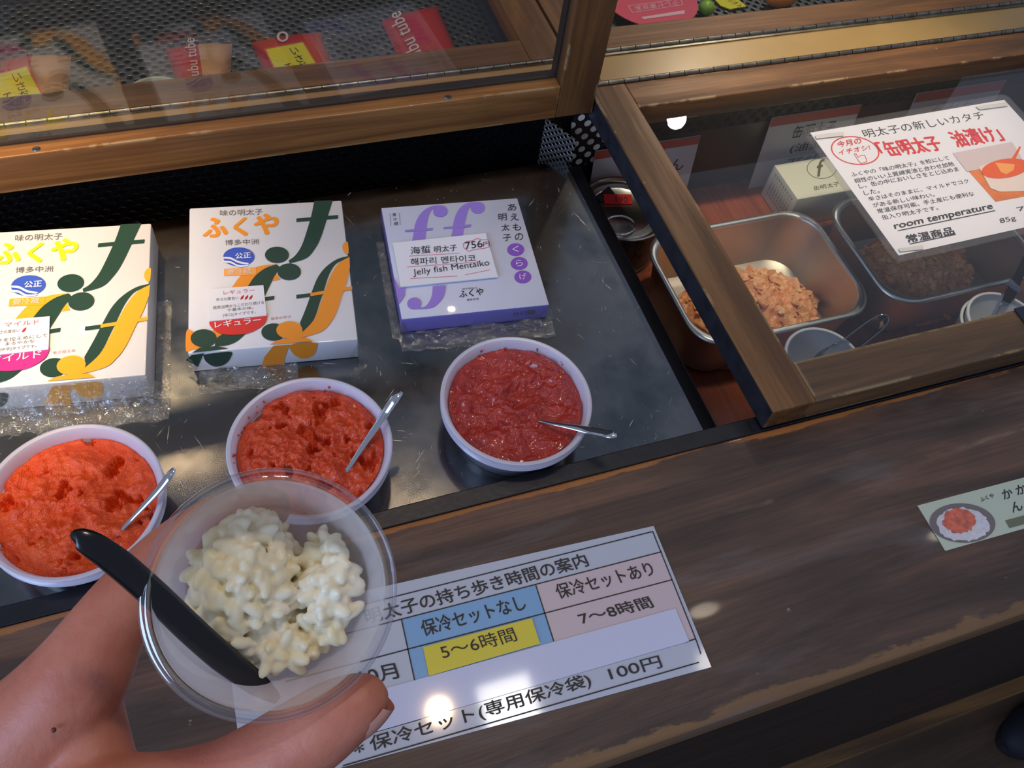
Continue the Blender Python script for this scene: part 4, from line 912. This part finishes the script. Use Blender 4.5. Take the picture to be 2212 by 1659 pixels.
for s, bl, br, tl in (('ふくや', (1325, 765), (1448, 722), (1305, 728)), ('か', (1530, 745), (1620, 720), (1500, 660)), ('ん', (1610, 862), (1705, 832), (1580, 775)), ('か', (1650, 705), (1740, 680), (1625, 622)), ('つ', (1735, 820), (1820, 795), (1705, 740))): text(bm, s, k5(*bl, 0.0003), k5(*br, 0.0003), k5(*tl, 0.0003), bold=0.012)
obj('lettering', bm, INK, sheet)
bm = nb(); poly(bm, [k5(*p, 0.0003) for p in ((1540, 930), (2100, 780), (2140, 850), (1580, 998))]); e = obj('olive_band', bm, plain('olive band', S(112, 116, 92), 0.4), sheet)

# ------------------------------------------------------------------ goods under the rear hatches
REDPK = plain('red packet', S(206, 44, 44), 0.35, coat=0.5, coatr=0.1, bump=0.3, bs=60)
PEACH = plain('peach print', S(226, 164, 116), 0.35, coat=0.5, coatr=0.1)
ORPK = plain('orange packet', S(228, 92, 40), 0.35, coat=0.5, coatr=0.1)
YTAG = plain('yellow tag', S(246, 226, 40), 0.5)
ZS = -0.0640
def packet(label, q, split, name_q, tag_q=None, panel=PEACH, text_s='tubu tube', cols=REDPK):
    z = ZS+0.011
    pts = [P(*p, z) for p in q]; c = sum(pts, Vector())/4
    t = thing('seasoning_packet', label, 'packet', (c.x, c.y, ZS), 'red tube packets under the rear glass')
    bm = nb(); n = 10; G = {}; g2_ = {}
    for j in range(n+1):
        for i in range(n+1):
            u, v = i/n, j/n; p = pts[0].lerp(pts[1], u).lerp(pts[3].lerp(pts[2], u), v)
            puff = 0.0105*(1-(2*u-1)**4)**0.6*(1-(2*v-1)**8)**0.5
            G[i, j] = bm.verts.new((p.x, p.y, ZS+0.0008+puff)); g2_[i, j] = bm.verts.new((p.x, p.y, ZS+0.0003))
    sp = split
    for j in range(n):
        for i in range(n):
            f_ = bm.faces.new((G[i, j], G[i+1, j], G[i+1, j+1], G[i, j+1])); f_.material_index = 1 if (sp and (i+.5)/n > sp) else 0
            bm.faces.new((g2_[i, j], g2_[i, j+1], g2_[i+1, j+1], g2_[i+1, j]))
    for k in range(n):
        for A, B in (((k, 0), (k+1, 0)), ((n, k), (n, k+1)), ((k+1, n), (k, n)), ((0, k+1), (0, k))): bm.faces.new((G[B], G[A], g2_[A], g2_[B]))
    obj('packet_body', fix(bm), [cols, panel], t, 50)
    if name_q:
        bm = nb(); text(bm, text_s, *[P(*p, z+0.0012) for p in name_q], bold=0.008); obj('lettering', bm, plain('pale lettering', S(236, 206, 200), 0.5), t)
    if tag_q:
        tp_ = [P(*p, z+0.0020) for p in tag_q]
        bm = nb(); prism(bm, tp_, (0, 0, -0.0006)); e = obj('price_tag', bm, YTAG, t)
        bm = nb()
        for a, b in zip(tp_, tp_[1:]+tp_[:1]): line(bm, a+Vector((0, 0, 0.0002)), b+Vector((0, 0, 0.0002)), 0.0016)
        obj('tag_border', bm, plain('orange red border', S(238, 92, 60), 0.5), e)
        bm = nb(); o_ = Vector((0, 0, 0.0004)); c0, c1, c2_, c3_ = tp_
        L_ = lambda u, v: c0.lerp(c1, u).lerp(c3_.lerp(c2_, u), v)+o_
        for k, s in enumerate('いさだく'): text(bm, s, L_(0.58, 0.28+k*0.20), L_(0.76, 0.28+k*0.20), L_(0.58, 0.10+k*0.20))
        for k, s in enumerate('てめ'): text(bm, s, L_(0.26, 0.62+k*0.20), L_(0.42, 0.62+k*0.20), L_(0.26, 0.46+k*0.20))
        obj('tag_handwriting', bm, INK, e)
    return t
packet('red and peach packet with yellow tag at the left edge of the photo', [(-8, 110), (147, 98), (134, 262), (-40, 276)], 0.52, None, [(-28, 168), (58, 142), (108, 236), (-10, 262)])
packet('red packet with a tan panel and upright pale lettering, no tag', [(352, 86), (498, 74), (492, 225), (402, 235)], 0.52, [(432, 172), (420, 82), (408, 174)])
packet('orange red packet with yellow tag in the middle of the rear glass', [(540, 72), (690, 50), (752, 205), (604, 224)], 0.68, [(600, 92), (625, 88), (596, 70)], [(572, 106), (655, 90), (705, 172), (612, 190)], ORPK, 'o')
packet('large red packet with white script lettering next to the dark side panel', [(824, 26), (945, -6), (1012, 140), (888, 166)], 0.0, [(920, 128), (864, 22), (890, 142)], None, ORPK)
lc = P(338, 212, ZS+0.01); bm = nb(); lathe(bm, [(0.0001, ZS+0.0002), (0.029, ZS+0.0002), (0.030, ZS+0.001), (0.030, ZS+0.010), (0.029, ZS+0.0115), (0.0265, ZS+0.0115), (0.0255, ZS+0.0095), (0.0001, ZS+0.0095)], 48, Matrix.Translation((lc.x, lc.y, 0)))
tag(obj('tub_cover', bm, plain('ivory cover', S(222, 214, 190), 0.4), None, 40), 'ivory round tub cover peeping over the rail by the tan panel packet', 'cover')
c9 = crop(1300, 0, 440/2212)
dc = P(1405, -6, ZS+0.012); dr = (P(1508, 8, ZS+0.012)-dc).length
t = thing('round_paper_sign', 'round pink paper sign under the far right glass, text upside down', 'sign', (dc.x, dc.y, ZS))
bm = nb(); lathe(bm, [(0.0001, ZS+0.0105), (dr, ZS+0.0105), (dr, ZS+0.0115), (0.0001, ZS+0.0115)], 48, Matrix.Translation((dc.x, dc.y, 0))); obj('disc', bm, plain('pink paper', S(238, 84, 112), 0.5), t)
bm = nb(); z9 = ZS+0.0118; text(bm, 'テレビ東京系', P(*c9(818, -2), z9), P(*c9(350, 62), z9), P(*c9(838, 52), z9), bold=0.004)
fr9 = [(285, 62), (855, -14), (880, 50), (335, 136)]
for a, b in zip(fr9, fr9[1:]+fr9[:1]): line(bm, P(*c9(*a), z9), P(*c9(*b), z9), 0.0008)
poly(bm, [P(*c9(*p), z9) for p in ((430, 185), (900, 110), (900, 148), (455, 208))]); obj('lettering', bm, plain('pale pink print', S(250, 196, 206), 0.5), t)
bm = nb(); lathe(bm, [(0.0001, ZS+0.0003), (dr*0.6, ZS+0.0003), (dr*0.6, ZS+0.0103), (0.0001, ZS+0.0103)], 32, Matrix.Translation((dc.x, dc.y, 0))); obj('foam_base', bm, plain('dark foam', S(40, 38, 40), 0.7), t)
def small_pack(name, label, cat, c_, rx, ry, rz, mat):
    bm = nb(); bmesh.ops.create_uvsphere(bm, u_segments=24, v_segments=14, radius=1.0, matrix=Matrix.Translation(c_) @ Matrix.Diagonal((rx, ry, rz, 1)))
    return tag(obj(name, bm, mat, None, 60), label, cat)
q_ = P(1528, 14, ZS+0.010); small_pack('lime_capsule', 'small lime green capsule beside the pink round sign', 'capsule', (q_.x, q_.y, ZS+0.0085), 0.0090, 0.0090, 0.0080, plain('lime green', S(156, 196, 60), 0.35, coat=0.5))
q_ = P(1690, -2, ZS+0.010); small_pack('orange_capsule', 'orange rounded pack at the far right rear glass', 'capsule', (q_.x, q_.y+0.002, ZS+0.0105), 0.021, 0.012, 0.0100, plain('orange wrapper', S(240, 128, 40), 0.35, coat=0.5))
tg9 = [P(*c9(*p), ZS+0.003) for p in ((1180, -60), (1420, -70), (1570, 70), (1480, 80), (1400, 100), (1290, 60))]
t = thing('price_tag', 'yellow handwritten tag between the lime and orange capsules', 'tag', sum(tg9, Vector())/6)
bm = nb(); prism(bm, tg9, (0, 0, -0.0012)); obj('tag_card', bm, YTAG, t)
bm = nb(); text(bm, 'ください', P(*c9(1490, 75), ZS+0.0034), P(*c9(1310, -20), ZS+0.0034), P(*c9(1530, 50), ZS+0.0034)); obj('tag_handwriting', bm, INK, t)

# ------------------------------------------------------------------ the held cup, rice, spoon and hand
rc = PD(590, 1284, 0.225)
ax = (Vector((0, 0, CAMZ))-rc).normalized()                     # the cup's mouth looks up at the viewer
cr_ = Vector(R[0]); cu_ = -Vector(R[1])
ex = (cr_-ax*cr_.dot(ax)).normalized(); ey = ax.cross(ex).normalized()
tilt = Matrix.Rotation(math.radians(6), 3, ex) @ Matrix.Rotation(math.radians(3), 3, ey)
ax = (tilt @ ax).normalized(); ex = (tilt @ ex).normalized(); ey = ax.cross(ex).normalized()
CM = Matrix((( ex.x, ey.x, ax.x, rc.x), (ex.y, ey.y, ax.y, rc.y), (ex.z, ey.z, ax.z, rc.z), (0, 0, 0, 1)))
cup = thing('clear_cup', 'clear plastic sample cup of rice held out over the counter', 'cup', rc)
bm = nb(); lathe(bm, [(0.0001, -0.0335), (0.0205, -0.0335), (0.0220, -0.0328), (0.0228, -0.0310), (0.0282, -0.0056), (0.0286, -0.0042), (0.0289, -0.0034), (0.0290, -0.0016)], 96, CM, close_bot=False); obj('cup_wall', bm, CLEARCUP, cup, 60)
bm = nb(); lathe(bm, [(0.0290, -0.0016), (0.0292, -0.0002), (0.0298, 0.0006), (0.0305, 0.0004), (0.0309, -0.0006), (0.0314, -0.0008), (0.0320, -0.0012), (0.0322, -0.0022), (0.0319, -0.0030), (0.0312, -0.0034)], 128, CM); obj('rolled_lip', bm, thinclear('clear lip', (0.90, 0.88, 0.90), 0.03, (0.85, 0.85, 0.88), 0.015, 1.0, base=0.16), cup, 60)
RICE = N('boiled rice'); RICE.p(color=RICE.ramp(RICE.noise(RICE.coords(), 60, 2), [(0.3, S(238, 224, 178)), (0.7, S(244, 236, 212))]), rough=0.48, sss=0.5, ssr=(0.003, 0.0027, 0.002), sss_s=1.0, coat=0.08, coatr=0.2)
rnd = random.Random(11); bm = nb(); k_ = 0.225/F
mounds = [(530, 1290, 128, 176, 0.0150), (738, 1312, 92, 160, 0.0150), (640, 1430, 120, 82, 0.0115)]
def mtop(px, py):
    best = None
    for mx, my, rx, ry, h in mounds:
        d = ((px-mx)/rx)**2+((py-my)/ry)**2
        if d < 1: best = max(best or -1, h*math.sqrt(1-d)+0.003)
    return best
cnt = 0; base = bmesh.new(); bmesh.ops.create_uvsphere(base, u_segments=10, v_segments=8, radius=1.0)
bv = [v.co.copy() for v in base.verts]; bf = [[v.index for v in f.verts] for f in base.faces]; base.free()
while cnt < 620:
    px, py = rnd.uniform(395, 835), rnd.uniform(1110, 1520)
    h = mtop(px, py)
    if h is None: continue
    x, y = (px-590)*k_, -(py-1284)*k_
    z = -0.0310+h+rnd.uniform(-0.004, 0.0012)
    if cnt < 200: z = -0.0310+h*rnd.uniform(0.1, 0.7)
    rw = 0.0210+0.0068*(z+0.0310)/0.0254
    if math.hypot(x, y) > rw-0.0022: continue
    L_ = rnd.uniform(0.0031, 0.0043); W_ = rnd.uniform(0.00165, 0.0021)
    m = Matrix.Translation((x, y, z)) @ Matrix.Rotation(rnd.uniform(0, 6.28), 4, 'Z') @ Matrix.Rotation(rnd.gauss(0, 0.55), 4, 'Y') @ Matrix.Diagonal((L_, W_, W_*0.85, 1))
    m = CM @ m; bend = rnd.uniform(-0.25, 0.25)
    vv = [bm.verts.new(m @ Vector((v.x, v.y+bend*v.x*v.x, v.z))) for v in bv]
    for f in bf: bm.faces.new([vv[i] for i in f])
    cnt += 1
def fused(bm, vox, it, fac=0.6):
    me = bpy.data.meshes.new('fused'); bm.to_mesh(me); bm.free()
    tmp = bpy.data.objects.new('fused', me); C.objects.link(tmp)
    md = tmp.modifiers.new('fuse', 'REMESH'); md.mode = 'VOXEL'; md.voxel_size = vox
    md = tmp.modifiers.new('soften', 'SMOOTH'); md.factor = fac; md.iterations = it
    me2 = bpy.data.meshes.new_from_object(tmp.evaluated_get(bpy.context.evaluated_depsgraph_get()))
    bpy.data.objects.remove(tmp); bpy.data.meshes.remove(me)
    out = nb(); out.from_mesh(me2); bpy.data.meshes.remove(me2); return out
bm = fused(bm, 0.00042, 2)
tag(obj('boiled_rice', bm, RICE.m, None, 180, loc=rc+ax*-0.02), 'two small mounds of white boiled rice in the clear cup', 'rice', None, 'stuff')
sp = thing('plastic_spoon', 'black plastic spoon leaning in the clear cup of rice', 'spoon', PD(345, 1295, 0.2215))
bm = nb(); path = crom([PD(600, 1512, 0.2420), PD(555, 1478, 0.2385), PD(480, 1420, 0.2325), PD(410, 1358, 0.2270), PD(345, 1295, 0.2210), PD(262, 1222, 0.2120), PD(205, 1180, 0.2065), PD(172, 1163, 0.2050), PD(162, 1166, 0.2055)], 6)
tube(bm, path, interp([0.0012, 0.0031, 0.0037, 0.0037, 0.0036, 0.0035, 0.0031, 0.0024, 0.0014], 6), 16, 0.45, Vector(ax))
fix(bm); obj('handle', bm, BLACK, sp, 50)
# --- the left hand: dense overlapping balls along every bone, fused into one skin
def chain(bm, pts, step=0.16):
    """pts: (px, py, distance, radius)"""
    Q = [(PD(a, b, c), r) for a, b, c, r in pts]
    P_ = crom([q[0] for q in Q], 12); R_ = crom([Vector((q[1], 0, 0)) for q in Q], 12)
    last = None
    for p, r in zip(P_, R_):
        if last is None or (p-last).length > r.x*step:
            bmesh.ops.create_uvsphere(bm, u_segments=16, v_segments=10, radius=r.x, matrix=Matrix.Translation(p)); last = p
bm = nb()
chain(bm, [(-150, 1830, 0.262, 0.0230), (0, 1660, 0.255, 0.0200), (95, 1555, 0.252, 0.0168), (172, 1458, 0.250, 0.0140), (245, 1335, 0.253, 0.0106), (305, 1265, 0.257, 0.0101), (387, 1188, 0.262, 0.0096), (480, 1130, 0.2685, 0.0090), (560, 1103, 0.2730, 0.0078), (585, 1098, 0.2740, 0.0066)])       # index finger
chain(bm, [(-180, 1900, 0.270, 0.0230), (-40, 1720, 0.268, 0.0180), (70, 1600, 0.268, 0.0150), (165, 1500, 0.272, 0.0120), (218, 1425, 0.280, 0.0104), (270, 1330, 0.288, 0.0096), (380, 1265, 0.292, 0.0090), (470, 1240, 0.294, 0.0080), (505, 1236, 0.295, 0.0068)])          # middle finger
chain(bm, [(-200, 1980, 0.280, 0.0220), (-60, 1800, 0.284, 0.0165), (50, 1690, 0.290, 0.0125), (125, 1600, 0.300, 0.0105), (165, 1530, 0.308, 0.0096), (130, 1470, 0.314, 0.0086), (60, 1500, 0.314, 0.0074)])         # ring finger, curled below
chain(bm, [(-220, 2060, 0.290, 0.0200), (-90, 1890, 0.296, 0.0140), (10, 1780, 0.304, 0.0105), (70, 1690, 0.314, 0.0086), (60, 1620, 0.320, 0.0076), (0, 1620, 0.318, 0.0066)])         # little finger, curled below
chain(bm, [(-120, 1950, 0.250, 0.0240), (40, 1830, 0.246, 0.0200), (200, 1765, 0.243, 0.0165), (340, 1735, 0.241, 0.0135), (470, 1698, 0.240, 0.0120), (560, 1655, 0.2395, 0.0118), (650, 1600, 0.2390, 0.0114), (715, 1555, 0.2385, 0.0104), (765, 1524, 0.2385, 0.0086), (790, 1508, 0.2385, 0.0066)])        # thumb
chain(bm, [(172, 1500, 0.253, 0.0110), (190, 1580, 0.252, 0.0110), (200, 1660, 0.249, 0.0120), (190, 1740, 0.246, 0.0140)])    # web
chain(bm, [(60, 1620, 0.255, 0.0150), (110, 1700, 0.254, 0.0150), (120, 1800, 0.252, 0.0150)])
chain(bm, [(-40, 1700, 0.262, 0.0190), (20, 1800, 0.262, 0.0190), (-80, 1950, 0.270, 0.0210)])
chain(bm, [(-40, 1800, 0.275, 0.0170), (-120, 1900, 0.280, 0.0190), (-200, 2050, 0.285, 0.0220)])
chain(bm, [(-120, 1950, 0.265, 0.0250), (-300, 2220, 0.285, 0.0260), (-480, 2500, 0.300, 0.0280)])     # wrist
hand_bm = fused(bm, 0.0011, 9)
SKIN = N('skin'); n_ = SKIN.noise(SKIN.coords(), 45, 4, 0.6)
vein = SKIN.noise(SKIN.coords(), 18, 2)
SKIN.p(color=SKIN.mix(SKIN.mr(vein, 0.45, 0.65, 0, 0.5), SKIN.ramp(n_, [(0.3, S(182, 108, 84)), (0.6, S(198, 128, 102)), (0.8, S(206, 138, 114))]), S(192, 104, 86)), rough=0.48, sss=0.25, ssr=(0.006, 0.002, 0.001), sss_s=1.0, spec=0.4, normal=SKIN.bump(SKIN.noise(SKIN.coords(), 900, 4, 0.6), 0.14, 0.0006, SKIN.bump(SKIN.noise(SKIN.coords((1, 1, 1)), 130, 4, 0.6, 0.8), 0.22, 0.0016)))
hand = obj('hand', hand_bm, SKIN.m, None, 180, loc=PD(60, 1650, 0.255))
tag(hand, 'left hand holding the clear cup between thumb and fingers', 'hand')
# thumb nail on the far side of the tip, seen edge-on
bm = nb(); n0 = PD(800, 1512, 0.2380); td = (PD(800, 1505, 0.2385)-PD(700, 1568, 0.2385)).normalized(); nn = (Vector(R[0])*0.75-Vector(R[1])*-0.0+Vector(R[1])*0.66).normalized()
nn = (nn-td*nn.dot(td)).normalized(); sd = td.cross(nn).normalized(); rows = []
for j in range(9):
    row = []
    for i in range(9):
        u, v = i/8-0.5, j/8
        rad = 0.0092*(1-0.30*v**2); a = u*1.9
        p = PD(757, 1530, 0.2385)+td*(0.0105*v-0.0005-0.0012*(2*u)**2*v)+nn*(math.cos(a)*rad)+sd*(math.sin(a)*rad*0.86)
        row.append(bm.verts.new(p))
    rows.append(row)
for a, b in zip(rows, rows[1:]):
    for i in range(8): bm.faces.new((a[i], a[i+1], b[i+1], b[i]))
obj('thumb_nail', bm, plain('nail', S(218, 158, 140), 0.3, coat=0.4), hand, 180)
bm = nb(); m_ = PD(116, 1577, 0.2355)
bmesh.ops.create_icosphere(bm, subdivisions=2, radius=0.0007, matrix=Matrix.Translation(m_)); mole = obj('mole', bm, plain('mole', S(96, 52, 40), 0.5), hand, 180)

# ------------------------------------------------------------------ somebody's shoe on the floor
sh = thing('shoe', 'dark shoe with trouser hem on the floor by the counter base', 'shoe', (1.10, -0.01, -0.85))
bm = nb(); secs = []
for x, hy, hz in ((0.955, 0.010, 0.012), (0.970, 0.026, 0.022), (1.00, 0.040, 0.038), (1.04, 0.046, 0.062), (1.09, 0.040, 0.082), (1.14, 0.038, 0.098), (1.19, 0.036, 0.098), (1.215, 0.024, 0.080)):
    secs.append([Vector((x, -0.012+hy*math.cos(a), -0.832+max(0, hz*math.sin(a)) if math.sin(a) > 0 else -0.832)) for a in [2*math.pi*k/24 for k in range(24)]])
loft(bm, secs); obj('upper', fix(bm), plain('black shoe', S(18, 18, 26), 0.75), sh, 60)
bm = nb(); pts = [Vector((1.09+0.138*math.cos(a), -0.012+0.046*math.sin(a), -0.832)) for a in [2*math.pi*k/32 for k in range(32)]]; prism(bm, pts, (0, 0, -0.018)); obj('sole', fix(bm), plain('shoe sole', S(26, 24, 26), 0.6), sh)
bm = nb(); lathe(bm, [(0.052, -0.775), (0.060, -0.770), (0.064, -0.65), (0.070, -0.40), (0.066, -0.40), (0.058, -0.66), (0.050, -0.770), (0.052, -0.775)], 40, Matrix.Translation((1.17, -0.030, 0))); obj('trouser_leg', bm, plain('denim', S(52, 62, 92), 0.8, var=0.2, vs_=300), sh, 60)
